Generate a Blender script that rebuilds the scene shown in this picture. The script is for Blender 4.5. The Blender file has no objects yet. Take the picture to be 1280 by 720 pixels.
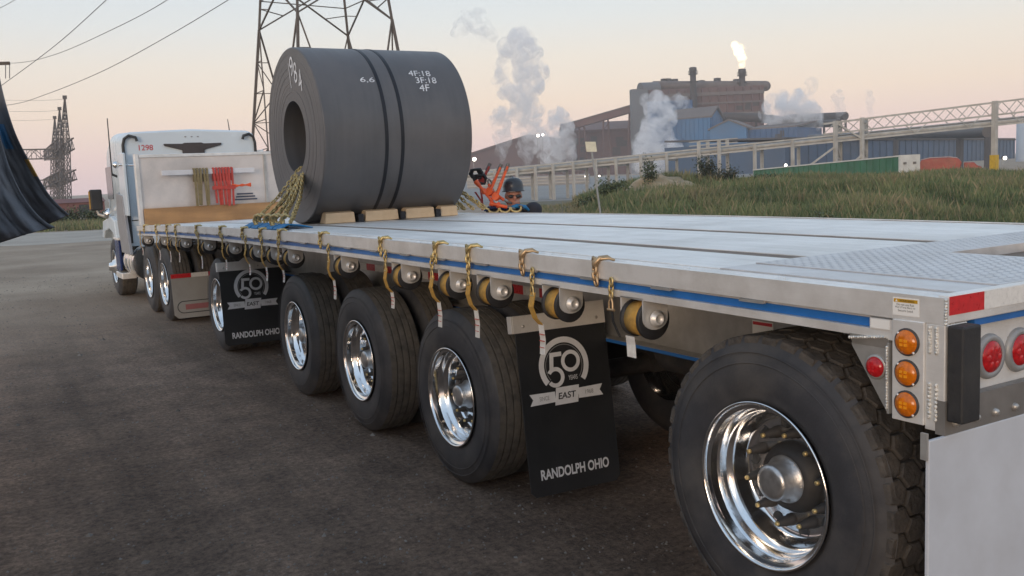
import bpy, math, random
from mathutils import Vector, Matrix
random.seed(7)
R = math.radians
PI = math.pi
SC = bpy.context.scene
COL = SC.collection

# ------------------------------------------------------------------ camera, sky, sun, exposure
CAM = Vector((-2.281, -1.563, 1.821))
YAW, PIT, ROL, FPX = 0.5315, -0.1197, -0.0445, 1168.0
FW = Vector((math.sin(YAW) * math.cos(PIT), math.cos(YAW) * math.cos(PIT), math.sin(PIT)))
_r = Vector((math.cos(YAW), -math.sin(YAW), 0.0))
_u = _r.cross(FW)
RT = _r * math.cos(ROL) + _u * math.sin(ROL)
UP = -_r * math.sin(ROL) + _u * math.cos(ROL)
cd = bpy.data.cameras.new('camera')
cam = bpy.data.objects.new('camera', cd)
COL.objects.link(cam)
cam.matrix_world = Matrix(((RT.x, UP.x, -FW.x, CAM.x), (RT.y, UP.y, -FW.y, CAM.y), (RT.z, UP.z, -FW.z, CAM.z), (0, 0, 0, 1)))
cd.sensor_width = 36.0
cd.lens = FPX / 1280 * 36.0
cd.clip_start = 0.05
cd.clip_end = 9000
SC.camera = cam

SUN_EL, SUN_AZ = R(3.0), YAW + PI + 0.35      # low sun behind the photographer (azimuth from +Y towards +X)
w = bpy.data.worlds.new('World')
SC.world = w
w.use_nodes = True
nt = w.node_tree
nt.nodes.clear()
wo = nt.nodes.new('ShaderNodeOutputWorld')
bg = nt.nodes.new('ShaderNodeBackground')
sk = nt.nodes.new('ShaderNodeTexSky')
sk.sky_type = 'NISHITA'
sk.sun_disc = False
sk.sun_elevation = SUN_EL
sk.sun_rotation = SUN_AZ
sk.air_density = 1.0
sk.dust_density = 2.0
sk.ozone_density = 1.0
tc = nt.nodes.new('ShaderNodeTexCoord')
sx = nt.nodes.new('ShaderNodeSeparateXYZ')
nt.links.new(tc.outputs['Generated'], sx.inputs[0])
rp = nt.nodes.new('ShaderNodeValToRGB')
nt.links.new(sx.outputs['Z'], rp.inputs[0])
el = rp.color_ramp.elements
K = 9.0
def sk_c(r, g, b_):
    return (r / K, g / K, b_ / K, 1)
el[0].position = 0.0
el[0].color = sk_c(5.7, 4.45, 4.6)
el[1].position = 1.0
el[1].color = sk_c(3.0, 4.0, 5.4)
for pos, c in ((0.035, (6.3, 4.85, 4.65)), (0.075, (6.8, 5.5, 4.65)), (0.12, (6.6, 5.9, 5.25)), (0.16, (5.9, 6.0, 6.0)), (0.205, (5.2, 5.75, 6.25)), (0.5, (3.9, 4.9, 6.2))):
    e = el.new(pos)
    e.color = sk_c(*c)
scl = nt.nodes.new('ShaderNodeVectorMath')
scl.operation = 'SCALE'
scl.inputs['Scale'].default_value = K
nt.links.new(rp.outputs[0], scl.inputs[0])
mx = nt.nodes.new('ShaderNodeMix')
mx.data_type = 'RGBA'
mx.inputs['Factor'].default_value = 0.75
nt.links.new(sk.outputs[0], mx.inputs['A'])
nt.links.new(scl.outputs[0], mx.inputs['B'])
nt.links.new(mx.outputs['Result'], bg.inputs[0])
bg.inputs[1].default_value = 0.12
nt.links.new(bg.outputs[0], wo.inputs[0])

sd = bpy.data.lights.new('sun', 'SUN')
sun = bpy.data.objects.new('sun', sd)
COL.objects.link(sun)
sd.energy = 0.9
sd.angle = R(25)
sd.color = (1.0, 0.78, 0.58)
sdir = Vector((math.sin(SUN_AZ) * math.cos(R(8)), math.cos(SUN_AZ) * math.cos(R(8)), math.sin(R(8))))
sun.rotation_euler = (-sdir).to_track_quat('-Z', 'Y').to_euler()
vs = SC.view_settings
vs.view_transform = 'Standard'
vs.look = 'None'
vs.exposure = 0.6
vs.gamma = 1.0
SC.cycles.use_denoising = True
SC.cycles.max_bounces = 6
SC.cycles.transparent_max_bounces = 12
SC.cycles.volume_bounces = 8
SC.cycles.max_bounces = 10
SC.cycles.volume_max_steps = 96

# ------------------------------------------------------------------ helpers
def at(u, v, d):
    """a world point on the sight line of photo pixel (u, v) at depth d metres"""
    return CAM + (FW + RT * ((u - 640) / FPX) - UP * ((v - 360) / FPX)) * d

def on_z(u, v, z):
    k = at(u, v, 1.0) - CAM
    return CAM + k * ((z - CAM.z) / k.z)

def hz(y):
    """height of the cambered deck along the trailer"""
    return 1.4383 + 0.011 * y - 0.00148 * y * y

class MB:
    def __init__(s):
        s.v, s.f, s.mi, s.sm = [], [], [], []
    def add(s, vs, fs, mi=0, sm=False):
        b = len(s.v)
        s.v += [tuple(q) for q in vs]
        for f in fs:
            s.f.append(tuple(b + i for i in f))
            s.mi.append(mi)
            s.sm.append(sm)
        return s
    def box(s, x0, x1, y0, y1, z0, z1, mi=0):
        return s.add([(x0, y0, z0), (x1, y0, z0), (x1, y1, z0), (x0, y1, z0), (x0, y0, z1), (x1, y0, z1), (x1, y1, z1), (x0, y1, z1)],
                     [(3, 2, 1, 0), (4, 5, 6, 7), (0, 1, 5, 4), (1, 2, 6, 5), (2, 3, 7, 6), (3, 0, 4, 7)], mi)
    def hexa(s, pts, mi=0):
        return s.add(pts, [(3, 2, 1, 0), (4, 5, 6, 7), (0, 1, 5, 4), (1, 2, 6, 5), (2, 3, 7, 6), (3, 0, 4, 7)], mi)
    def bar(s, p, q, w, h=None, mi=0, upv=(0, 0, 1)):
        p, q = Vector(p), Vector(q)
        h = h or w
        d = (q - p).normalized()
        u = Vector(upv)
        if abs(d.dot(u)) > 0.98:
            u = Vector((1, 0, 0))
        a = d.cross(u).normalized() * (w / 2)
        b = a.cross(d).normalized() * (h / 2)
        return s.hexa([p - a - b, p + a - b, q + a - b, q - a - b, p - a + b, p + a + b, q + a + b, q - a + b], mi)
    def tube(s, p, q, r1, r2=None, n=10, mi=0, cap=True):
        p, q = Vector(p), Vector(q)
        r2 = r1 if r2 is None else r2
        d = (q - p).normalized()
        a = d.orthogonal().normalized()
        b = d.cross(a)
        vs = []
        for c, r in ((p, r1), (q, r2)):
            for i in range(n):
                t = 2 * PI * i / n
                vs.append(c + (a * math.cos(t) + b * math.sin(t)) * r)
        fs = [(i, (i + 1) % n, n + (i + 1) % n, n + i) for i in range(n)]
        s.add(vs, fs, mi, True)
        if cap:
            s.add(vs[:n], [tuple(range(n - 1, -1, -1))], mi)
            s.add(vs[n:], [tuple(range(n))], mi)
        return s
    def path(s, pts, r, n=6, mi=0, closed=False, cap=True):
        pts = [Vector(q) for q in pts]
        m = len(pts)
        vs = []
        a = None
        for i, q in enumerate(pts):
            d = (pts[(i + 1) % m] - pts[i - 1]) if closed else (pts[min(i + 1, m - 1)] - pts[max(i - 1, 0)])
            d.normalize()
            a = d.orthogonal() if a is None else a - d * a.dot(d)
            a.normalize()
            b = d.cross(a)
            rr = r[i] if isinstance(r, (list, tuple)) else r
            for k in range(n):
                t = 2 * PI * k / n
                vs.append(q + (a * math.cos(t) + b * math.sin(t)) * rr)
        fs = []
        for i in range(m if closed else m - 1):
            j = (i + 1) % m
            for k in range(n):
                fs.append((i * n + k, i * n + (k + 1) % n, j * n + (k + 1) % n, j * n + k))
        s.add(vs, fs, mi, True)
        if cap and not closed:
            s.add(vs[:n], [tuple(range(n - 1, -1, -1))], mi)
            s.add(vs[-n:], [tuple(range(n))], mi)
        return s
    def lathe(s, prof, o=(0, 0, 0), axis='x', n=48, mi=0, closed=False, sm=True):
        """prof: (along the axis, radius)"""
        o = Vector(o)
        vs = []
        for a, r in prof:
            for i in range(n):
                t = 2 * PI * i / n
                c, q = r * math.cos(t), r * math.sin(t)
                vs.append(o + (Vector((a, c, q)) if axis == 'x' else Vector((q, a, c)) if axis == 'y' else Vector((c, q, a))))
        m = len(prof)
        fs = []
        for i in range(m if closed else m - 1):
            j = (i + 1) % m
            for k in range(n):
                fs.append((i * n + k, j * n + k, j * n + (k + 1) % n, i * n + (k + 1) % n)[::-1])
        return s.add(vs, fs, mi, sm)
    def prism(s, poly, o, u, v, d, mi=0):
        """polygon in the (u, v) frame at o, extruded by vector d"""
        o, u, v, d = Vector(o), Vector(u), Vector(v), Vector(d)
        n = len(poly)
        a = [o + u * x + v * y for x, y in poly]
        vs = a + [q + d for q in a]
        fs = [tuple(range(n - 1, -1, -1)), tuple(range(n, 2 * n))] + [(i, (i + 1) % n, n + (i + 1) % n, n + i) for i in range(n)]
        return s.add(vs, fs, mi)
    def ell(s, c, rx, ry, rz, n=16, m=10, mi=0):
        c = Vector(c)
        vs = [c + Vector((0, 0, -rz))]
        for i in range(1, m):
            p = -PI / 2 + PI * i / m
            for k in range(n):
                t = 2 * PI * k / n
                vs.append(c + Vector((rx * math.cos(p) * math.cos(t), ry * math.cos(p) * math.sin(t), rz * math.sin(p))))
        vs.append(c + Vector((0, 0, rz)))
        fs = [(0, 1 + (k + 1) % n, 1 + k) for k in range(n)]
        for i in range(m - 2):
            for k in range(n):
                fs.append((1 + i * n + k, 1 + i * n + (k + 1) % n, 1 + (i + 1) * n + (k + 1) % n, 1 + (i + 1) * n + k))
        t0 = 1 + (m - 2) * n
        fs += [(t0 + k, t0 + (k + 1) % n, len(vs) - 1) for k in range(n)]
        return s.add(vs, fs, mi, True)
    def sweep(s, poly, ys, mi=0, f=hz):
        """xz polygon swept along y following the deck camber"""
        n = len(poly)
        vs = [(x, y, z + f(y)) for y in ys for x, z in poly]
        fs = []
        for i in range(len(ys) - 1):
            for k in range(n):
                fs.append((i * n + k, (i + 1) * n + k, (i + 1) * n + (k + 1) % n, i * n + (k + 1) % n))
        fs += [tuple(range(n)), tuple(range(len(vs) - 1, len(vs) - n - 1, -1))]
        return s.add(vs, fs, mi)
    def mesh(s, name, mats, o=None):
        me = bpy.data.meshes.new(name)
        vs = s.v if o is None else [(a - o[0], b - o[1], c - o[2]) for a, b, c in s.v]
        me.from_pydata(vs, [], s.f)
        me.polygons.foreach_set('material_index', s.mi)
        me.polygons.foreach_set('use_smooth', s.sm)
        for m in (mats if isinstance(mats, (list, tuple)) else [mats]):
            me.materials.append(m)
        me.update()
        return me

def link(name, me, parent=None, loc=(0, 0, 0), rot=None):
    o = bpy.data.objects.new(name, me)
    COL.objects.link(o)
    o.location = loc
    if rot:
        o.rotation_euler = rot
    if parent:
        o.parent = parent
    return o

def part(name, mb, mats, parent, o=None, loc=(0, 0, 0), rot=None, bevel=0, label=None):
    """one mesh object under its thing; o = origin to subtract from the vertices"""
    ob = link(name, mb.mesh(name, mats, o), parent, loc, rot)
    if bevel:
        bv = ob.modifiers.new('bevel', 'BEVEL')
        bv.width = bevel
        bv.segments = 2
        bv.limit_method = 'ANGLE'
        bv.angle_limit = R(40)
    if label:
        ob['label'] = label
    return ob

def tag(o, label, cat, group=None, kind=None):
    o['label'] = label
    o['category'] = cat
    if group:
        o['group'] = group
    if kind:
        o['kind'] = kind
    return o

def thing(name, label, cat, loc=(0, 0, 0), rotz=0, group=None):
    o = bpy.data.objects.new(name, None)
    o.empty_display_size = 0.2
    COL.objects.link(o)
    o.location = loc
    o.rotation_euler = (0, 0, rotz)
    return tag(o, label, cat, group)

def single(name, mb, mats, label, cat, loc=(0, 0, 0), group=None, kind=None, o=None, bevel=0):
    ob = part(name, mb, mats, None, o if o is not None else loc, loc, None, bevel)
    return tag(ob, label, cat, group, kind)

def setting(name, mb, mats, parent=None):
    ob = part(name, mb, mats, parent)
    if not parent:
        ob['kind'] = 'structure'
    return ob

def lettering(name, txt, h, mat, parent, M, width=None, thick=0.0006, shear=0, bold=0):
    """flat print: text of cap height h centred on the local frame M (x right, y up, z out of the surface)"""
    cu = bpy.data.curves.new(name, 'FONT')
    cu.body = txt
    cu.size = 1
    cu.extrude = 0.0
    cu.shear = shear
    cu.offset = bold
    t = bpy.data.objects.new(name, cu)
    COL.objects.link(t)
    me = bpy.data.meshes.new_from_object(t)
    bpy.data.objects.remove(t)
    xs = [q.co.x for q in me.vertices]
    ys = [q.co.y for q in me.vertices]
    k = h / (max(ys) - min(ys))
    kx = width / (max(xs) - min(xs)) if width else k
    cx, cy = (max(xs) + min(xs)) / 2, (max(ys) + min(ys)) / 2
    for q in me.vertices:
        q.co = M @ Vector(((q.co.x - cx) * kx, (q.co.y - cy) * k, thick))
    me.name = name
    me.materials.clear()
    me.materials.append(mat)
    return link(name, me, parent)

def frame(o, x, y):
    """matrix with columns x (right), y (up), x cross y, at o"""
    o, x, y = Vector(o), Vector(x).normalized(), Vector(y).normalized()
    z = x.cross(y)
    return Matrix(((x.x, y.x, z.x, o.x), (x.y, y.y, z.y, o.y), (x.z, y.z, z.z, o.z), (0, 0, 0, 1)))

# ------------------------------------------------------------------ materials
MATS = {}
def mat(name, col, rough=0.6, metal=0.0, var=0.12, scale=6.0, bump=0.0, bscale=60.0, stretch=(1, 1, 1), emit=None, col2=None, dirt=None, dscale=3.0, damt=0.5, rvar=0.1, world=False):
    m = bpy.data.materials.new(name)
    m.use_nodes = True
    t = m.node_tree
    b = t.nodes['Principled BSDF']
    L = t.links.new
    g = t.nodes.new('ShaderNodeNewGeometry') if world else t.nodes.new('ShaderNodeTexCoord')
    mp = t.nodes.new('ShaderNodeMapping')
    L(g.outputs['Position' if world else 'Object'], mp.inputs[0])
    mp.inputs['Scale'].default_value = stretch
    nz = t.nodes.new('ShaderNodeTexNoise')
    nz.inputs['Scale'].default_value = scale
    nz.inputs['Detail'].default_value = 5
    L(mp.outputs[0], nz.inputs['Vector'])
    r = t.nodes.new('ShaderNodeValToRGB')
    c2 = col2 or [max(0, c * (1 - var)) for c in col]
    c1 = col if col2 else [min(1, c * (1 + var)) for c in col]
    r.color_ramp.elements[0].position = 0.32
    r.color_ramp.elements[1].position = 0.68
    r.color_ramp.elements[0].color = (*c2, 1)
    r.color_ramp.elements[1].color = (*c1, 1)
    L(nz.outputs[0], r.inputs[0])
    out = r.outputs[0]
    if dirt:
        n2 = t.nodes.new('ShaderNodeTexNoise')
        n2.inputs['Scale'].default_value = dscale
        n2.inputs['Detail'].default_value = 7
        n2.inputs['Roughness'].default_value = 0.65
        L(g.outputs['Position' if world else 'Object'], n2.inputs['Vector'])
        r2 = t.nodes.new('ShaderNodeValToRGB')
        r2.color_ramp.elements[0].position = 0.42
        r2.color_ramp.elements[0].color = (0, 0, 0, 1)
        r2.color_ramp.elements[1].position = 0.72
        r2.color_ramp.elements[1].color = (damt, damt, damt, 1)
        L(n2.outputs[0], r2.inputs[0])
        mm = t.nodes.new('ShaderNodeMix')
        mm.data_type = 'RGBA'
        L(r2.outputs[0], mm.inputs['Factor'])
        L(out, mm.inputs['A'])
        mm.inputs['B'].default_value = (*dirt, 1)
        out = mm.outputs['Result']
    L(out, b.inputs['Base Color'])
    b.inputs['Metallic'].default_value = metal
    rr = t.nodes.new('ShaderNodeMapRange')
    rr.inputs['To Min'].default_value = max(0.02, rough - rvar)
    rr.inputs['To Max'].default_value = min(1, rough + rvar)
    L(nz.outputs[0], rr.inputs['Value'])
    L(rr.outputs[0], b.inputs['Roughness'])
    if bump:
        n3 = t.nodes.new('ShaderNodeTexNoise')
        n3.inputs['Scale'].default_value = bscale
        n3.inputs['Detail'].default_value = 4
        L(mp.outputs[0], n3.inputs['Vector'])
        bp = t.nodes.new('ShaderNodeBump')
        bp.inputs['Strength'].default_value = min(1, bump)
        bp.inputs['Distance'].default_value = 0.01
        L(n3.outputs[0], bp.inputs['Height'])
        L(bp.outputs[0], b.inputs['Normal'])
    if emit:
        b.inputs['Emission Color'].default_value = (*emit[0], 1)
        b.inputs['Emission Strength'].default_value = emit[1]
    MATS[name] = m
    return m

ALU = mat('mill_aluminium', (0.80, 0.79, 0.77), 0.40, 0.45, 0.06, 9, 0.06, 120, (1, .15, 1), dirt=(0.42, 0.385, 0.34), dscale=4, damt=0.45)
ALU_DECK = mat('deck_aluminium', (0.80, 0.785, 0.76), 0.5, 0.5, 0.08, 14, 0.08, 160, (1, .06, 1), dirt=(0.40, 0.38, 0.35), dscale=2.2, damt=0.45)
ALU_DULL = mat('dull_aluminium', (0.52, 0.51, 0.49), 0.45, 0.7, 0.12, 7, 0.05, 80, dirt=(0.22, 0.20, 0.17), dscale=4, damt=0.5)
CHROME = mat('polished_aluminium', (0.84, 0.84, 0.84), 0.13, 1.0, 0.04, 14, 0.03, 60, rvar=0.05, dirt=(0.50, 0.49, 0.47), dscale=9, damt=0.5)
CAST = mat('cast_hub_metal', (0.5, 0.5, 0.5), 0.35, 0.9, 0.15, 30, 0.1, 90)
STEELD = mat('dark_chassis_steel', (0.035, 0.035, 0.038), 0.6, 0.1, 0.3, 8, 0.1, 40, dirt=(0.12, 0.10, 0.08), dscale=6, damt=0.5)
BLACK = mat('black_rubber', (0.018, 0.018, 0.02), 0.62, 0, 0.2, 12, 0.1, 90, dirt=(0.10, 0.09, 0.075), dscale=7, damt=0.25)
TYRE = mat('tyre_rubber', (0.036, 0.037, 0.043), 0.62, 0, 0.2, 8, 0.12, 120, dirt=(0.11, 0.098, 0.082), dscale=4, damt=0.45)
TREAD = mat('dusty_tread_rubber', (0.085, 0.077, 0.068), 0.9, 0, 0.3, 25, 0.3, 90, dirt=(0.17, 0.145, 0.115), dscale=11, damt=0.6)
FLAP = mat('black_flap_rubber', (0.012, 0.0135, 0.016), 0.55, 0, 0.15, 5, 0.08, 80, dirt=(0.04, 0.038, 0.036), dscale=3, damt=0.3)
PRINT = mat('grey_white_print', (0.72, 0.73, 0.75), 0.6, 0, 0.06, 20)
BLUE = mat('blue_stripe_paint', (0.02, 0.13, 0.40), 0.35, 0, 0.1, 9)
RED_T = mat('red_reflective_tape', (0.55, 0.02, 0.025), 0.3, 0, 0.12, 60)
WHT_T = mat('white_reflective_tape', (0.72, 0.71, 0.68), 0.3, 0, 0.08, 60)
WOODN = mat('weathered_nailer_wood', (0.17, 0.13, 0.10), 0.85, 0, 0.25, 12, 0.3, 80, (1, .05, 1), dirt=(0.27, 0.235, 0.20), dscale=4, damt=0.5)
WOODP = mat('fresh_pine_timber', (0.60, 0.45, 0.29), 0.75, 0, 0.16, 9, 0.2, 60, (.12, 1, 1), dirt=(0.38, 0.26, 0.15), dscale=8, damt=0.4)
WOODB = mat('oiled_plank_wood', (0.42, 0.235, 0.10), 0.65, 0, 0.18, 8, 0.2, 60, (.15, 1, 1), dirt=(0.25, 0.14, 0.07), dscale=5, damt=0.4)
AMBER = mat('amber_lens', (0.55, 0.14, 0.004), 0.15, 0, 0.2, 90)
AMBERH = mat('amber_lens_bright', (0.80, 0.30, 0.015), 0.12, 0, 0.1, 60)
REDL = mat('red_lens', (0.40, 0.010, 0.014), 0.13, 0, 0.25, 70)
REDH = mat('red_lens_bright', (0.50, 0.02, 0.025), 0.12, 0, 0.1, 60)
GOLD = mat('gold_zinc_chain', (0.50, 0.385, 0.18), 0.45, 0.75, 0.4, 40, 0.1, 90)
GOLDB = mat('bronze_zinc_hook', (0.46, 0.33, 0.20), 0.45, 0.8, 0.2, 30)
STRAP = mat('yellow_webbing', (0.46, 0.26, 0.05), 0.8, 0, 0.2, 30, 0.3, 200, dirt=(0.25, 0.17, 0.07), dscale=20, damt=0.6)
TAGW = mat('white_strap_label', (0.66, 0.64, 0.60), 0.7, 0, 0.1, 20, dirt=(0.42, 0.36, 0.32), dscale=25, damt=0.5)
COIL = mat('hot_rolled_steel', (0.106, 0.104, 0.108), 0.47, 0.35, 0.09, 3, 0.03, 40, (7, .5, .5), dirt=(0.15, 0.14, 0.138), dscale=1.3, damt=0.7, rvar=.14)
BAND = mat('coil_band_steel', (0.022, 0.023, 0.028), 0.45, 0.5, 0.1, 12)
CHALK = mat('white_paint_marker', (0.62, 0.64, 0.67), 0.9, 0, 0.2, 25)
ORANGE = mat('orange_binder_paint', (0.78, 0.11, 0.025), 0.4, 0, 0.15, 20)
REDC = mat('red_strap_webbing', (0.45, 0.05, 0.035), 0.6, 0, 0.2, 25)
OLIVE = mat('olive_strap_webbing', (0.20, 0.155, 0.075), 0.8, 0, 0.2, 25)
BLUEW = mat('blue_webbing_sling', (0.015, 0.16, 0.36), 0.7, 0, 0.2, 25)
CABW = mat('cab_paint', (0.60, 0.68, 0.74), 0.25, 0, 0.05, 2)
CABBLUE = mat('dark_blue_truck_paint', (0.015, 0.035, 0.13), 0.25, 0, 0.1, 3)
SEAL = mat('dark_cab_seal', (0.03, 0.032, 0.035), 0.6, 0, 0.1, 6)
GLASS = mat('dark_tinted_glass', (0.02, 0.025, 0.03), 0.06, 0, 0.05, 2)
REDTXT = mat('red_number_print', (0.50, 0.04, 0.05), 0.5, 0, 0.05, 8)
WFLAP = mat('white_plastic_flap', (0.52, 0.55, 0.60), 0.45, 0, 0.04, 3, dirt=(0.36, 0.36, 0.37), dscale=4, damt=0.35)
GREYF = mat('dusty_white_flap', (0.33, 0.32, 0.295), 0.6, 0, 0.06, 4, dirt=(0.26, 0.23, 0.20), dscale=5, damt=0.5)
TARP = mat('charcoal_vinyl_tarp', (0.11, 0.115, 0.13), 0.92, 0, 0.12, 4, 0.5, 26, dirt=(0.12, 0.12, 0.125), dscale=5, damt=0.5)
TARPB = mat('blue_vinyl_tarp', (0.015, 0.095, 0.21), 0.5, 0, 0.12, 5)
STICK = mat('white_sticker', (0.75, 0.75, 0.73), 0.4, 0, 0.03, 10)
STICKY = mat('ochre_sticker_header', (0.50, 0.28, 0.01), 0.4, 0, 0.05, 10)
TXTD = mat('dark_print', (0.03, 0.03, 0.035), 0.5, 0, 0.05, 10)
WELD = mat('bright_weld_bead', (0.72, 0.71, 0.67), 0.35, 0.7, 0.1, 60, 0.6, 200)
DK = mat('dark_grey_coating', (0.19, 0.18, 0.17), 0.5, 0.3, 0.15, 10)

# ------------------------------------------------------------------ THE FLATBED TRAILER
TW = 2.591
LEN = 13.2
def ys_(a, b, n=26):
    return [a + (b - a) * i / n for i in range(n + 1)]
def rect(x0, x1, z0, z1):
    return [(x0, z0), (x1, z0), (x1, z1), (x0, z1)]
trailer = thing('flatbed_trailer', 'long aluminium flatbed trailer with polished wheels carrying the dark steel coil', 'trailer')

def mirror_x(poly):
    return [(TW - x, z) for x, z in reversed(poly)]
full = ys_(0.0, LEN, 30)
for side in (0, 1):
    fx = (lambda q: mirror_x(q)) if side else (lambda q: q)
    part('rub_rail', MB().sweep(fx([(0.0, -0.074), (0.012, -0.074), (0.012, -0.008), (0.022, -0.004), (0.022, 0.001), (0.0, 0.0)]), full), ALU, trailer)
    m = MB().sweep(fx([(0.028, -0.138), (0.046, -0.138), (0.046, -0.026), (0.118, -0.026), (0.118, -0.004), (0.096, -0.004), (0.09, -0.012), (0.028, -0.012)]), ys_(0.004, LEN - .004, 30))
    m.sweep(fx(rect(0.004, 0.0275, -0.140, -0.113)), ys_(0.17, LEN - .01, 30))
    part('side_rail', m, ALU, trailer)
    part('blue_stripe', MB().sweep(fx(rect(0.021, 0.0275, -0.112, -0.086)), ys_(0.25, LEN - .02, 30)), BLUE, trailer)
# spools and pocket ends between rub rail and side rail, their tabs under the rail
sp = MB()
tab = MB()
for k in range(27):
    y = 0.62 + k * 0.475
    z = hz(y)
    sp.tube((0.012, y, z - .035), (0.028, y, z - .035), .014, n=10)
    sp.box(.0125, .0275, y + .10, y + .24, z - .016, z - .006)
    sp.ell((.06, y + .03, z - .008), .02, .016, .012, 8, 6)
    tab.box(-.004, .0115, y + .05, y + .16, z - .085, z - .0745)
part('pipe_spool', sp, ALU, trailer)['kind'] = 'stuff'
part('stake_tab', tab, ALU_DULL, trailer)['kind'] = 'stuff'

# deck: aluminium floor planks and wooden nailer strips
PL = [(.121, .323), (.325, .526), (.638, .83), (.832, 1.036), (1.038, 1.218), (1.22, 1.373), (1.481, 1.67), (1.672, 1.875), (1.877, 2.09), (2.092, 2.28), (2.282, 2.47)]
yd = ys_(1.004, LEN - .01, 24)
for a, b in PL:
    m = MB().sweep([(a, -.03), (b, -.03), (b, -.0015), (b - .0015, 0), (a + .0015, 0), (a, -.0015)], yd)
    part('floor_plank', m, ALU_DECK, trailer)
for a, b in ((.529, .635), (1.376, 1.478)):
    part('nailer_strip', MB().sweep(rect(a, b, -.03, -.004), yd), WOODN, trailer)

# rear tread plate with a pocket
TP = mat('tread_plate', (0.63, 0.62, 0.62), 0.45, 0.6, 0.08, 14, dirt=(0.42, 0.40, 0.385), dscale=3, damt=0.4)
m = MB()
zt = .006
def tp(x0, x1, y0, y1):
    m.hexa([(x0, y0, hz(y0) - .03), (x1, y0, hz(y0) - .03), (x1, y1, hz(y1) - .03), (x0, y1, hz(y1) - .03),
            (x0, y0, hz(y0) + zt), (x1, y0, hz(y0) + zt), (x1, y1, hz(y1) + zt), (x0, y1, hz(y1) + zt)])
m.sweep(rect(.121, .298, -.03, .0015), [.035, .5, 1.003])
tp(.30, 1.015, .035, 1.0)
tp(1.015, 1.58, .035, .385)
tp(1.015, 1.58, .68, 1.0)
tp(1.58, 2.47, .035, 1.0)
plate = part('tread_plate', m, TP, trailer)
# raised lugs of the tread plate, alternating direction
m = MB()
st = .043
i = 0
y = .06
while y < .985:
    x = .33 + (st / 2 if i % 2 else 0)
    while x < 2.44:
        if not (.99 < x < 1.60 and .36 < y < .70):
            z = hz(y) + zt
            a = PI / 4 if i % 2 else -PI / 4
            c, s = math.cos(a), math.sin(a)
            P = [(.015, 0), (0, .0045), (-.015, 0), (0, -.0045)]
            vs = [(x + c * px - s * py, y + s * px + c * py, z + .0002) for px, py in P] + [(x, y, z + .0022)]
            m.add(vs, [(0, 1, 4), (1, 2, 4), (2, 3, 4), (3, 0, 4)])
        x += st
    y += st / 2
    i += 1
lg = part('tread_lug', m, TP, plate)
lg['kind'] = 'stuff'
part('pocket_floor', MB().box(1.012, 1.583, .382, .683, 1.36, 1.415), WOODN, trailer)

# rear header, reflective tape, stripe, light panel, bumper strip, white flap
m = MB().box(.0128, TW - .0128, .0, .034, 1.366, 1.4445)
part('rear_header', m, ALU, trailer, bevel=.003)
m = MB().box(.0, .12, .036, .35, 1.4385, 1.447)
x = .0135
k = 0
while x < TW - .02:
    w_ = .155 if k % 2 == 0 else .20
    part('tape_strip', MB().box(x, min(TW - .0135, x + w_), -.0016, -.0002, 1.390, 1.4415), WHT_T if k % 2 else RED_T, trailer)
    x += w_ + .001
    k += 1
part('blue_stripe', MB().box(.14, TW - .14, .008, .030, 1.346, 1.365), BLUE, trailer)
part('light_panel', MB().box(.088, TW - .088, .032, .045, 1.150, 1.3455), ALU, trailer, bevel=.002)
m = MB().box(-.0, TW, .0, .03, 1.055, 1.152)
part('bumper_strip', m, DK, trailer)
for x in (.045, .14, .23, .325, .45, .62, .9, 1.2, 1.6, 2.0, 2.4):
    part('bolt', MB().lathe([(-.012, 0), (-.012, .007), (-.006, .011), (0, .012)], (x, 0, 1.085), 'y', 10), ALU_DULL, trailer)
part('rear_flap', MB().box(-.07, TW + .07, -.002, .010, .32, 1.0545), WFLAP, trailer, bevel=.003)
part('flap_hinge', MB().box(-.078, -.0705, .0, .02, 1.0, 1.075), ALU_DULL, trailer)
def tail_lamp(x, z=1.242):
    g = MB().lathe([(-.006, .0), (-.010, .046), (-.014, .048), (-.014, .062), (-.004, .067), (0, .067)], (x, .032, z), 'y', 36)
    lp = part('tail_lamp', g, DKG, trailer)
    part('lens', MB().lathe([(-.022, 0), (-.021, .03), (-.017, .043), (-.0125, .0465)], (x, .032, z), 'y', 32), REDL, lp)
    d = MB()
    for q in range(6):
        t = q * PI / 3
        d.lathe([(-.0225, 0), (-.022, .008), (-.0195, .011)], (x + .024 * math.cos(t), .032, z + .024 * math.sin(t)), 'y', 8)
    part('led', d, REDH, lp)
DKG = mat('grey_lamp_grommet', (0.28, 0.285, 0.29), 0.45, 0.2, 0.1, 20)
for x in (.098, .243, .388, TW - .388, TW - .243, TW - .098):
    tail_lamp(x)
for x0 in (.004, TW - .084):
    part('dock_bumper', MB().box(x0, x0 + .080, -.05, -.0005, 1.095, 1.364), BLACK, trailer, bevel=.006)
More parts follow.
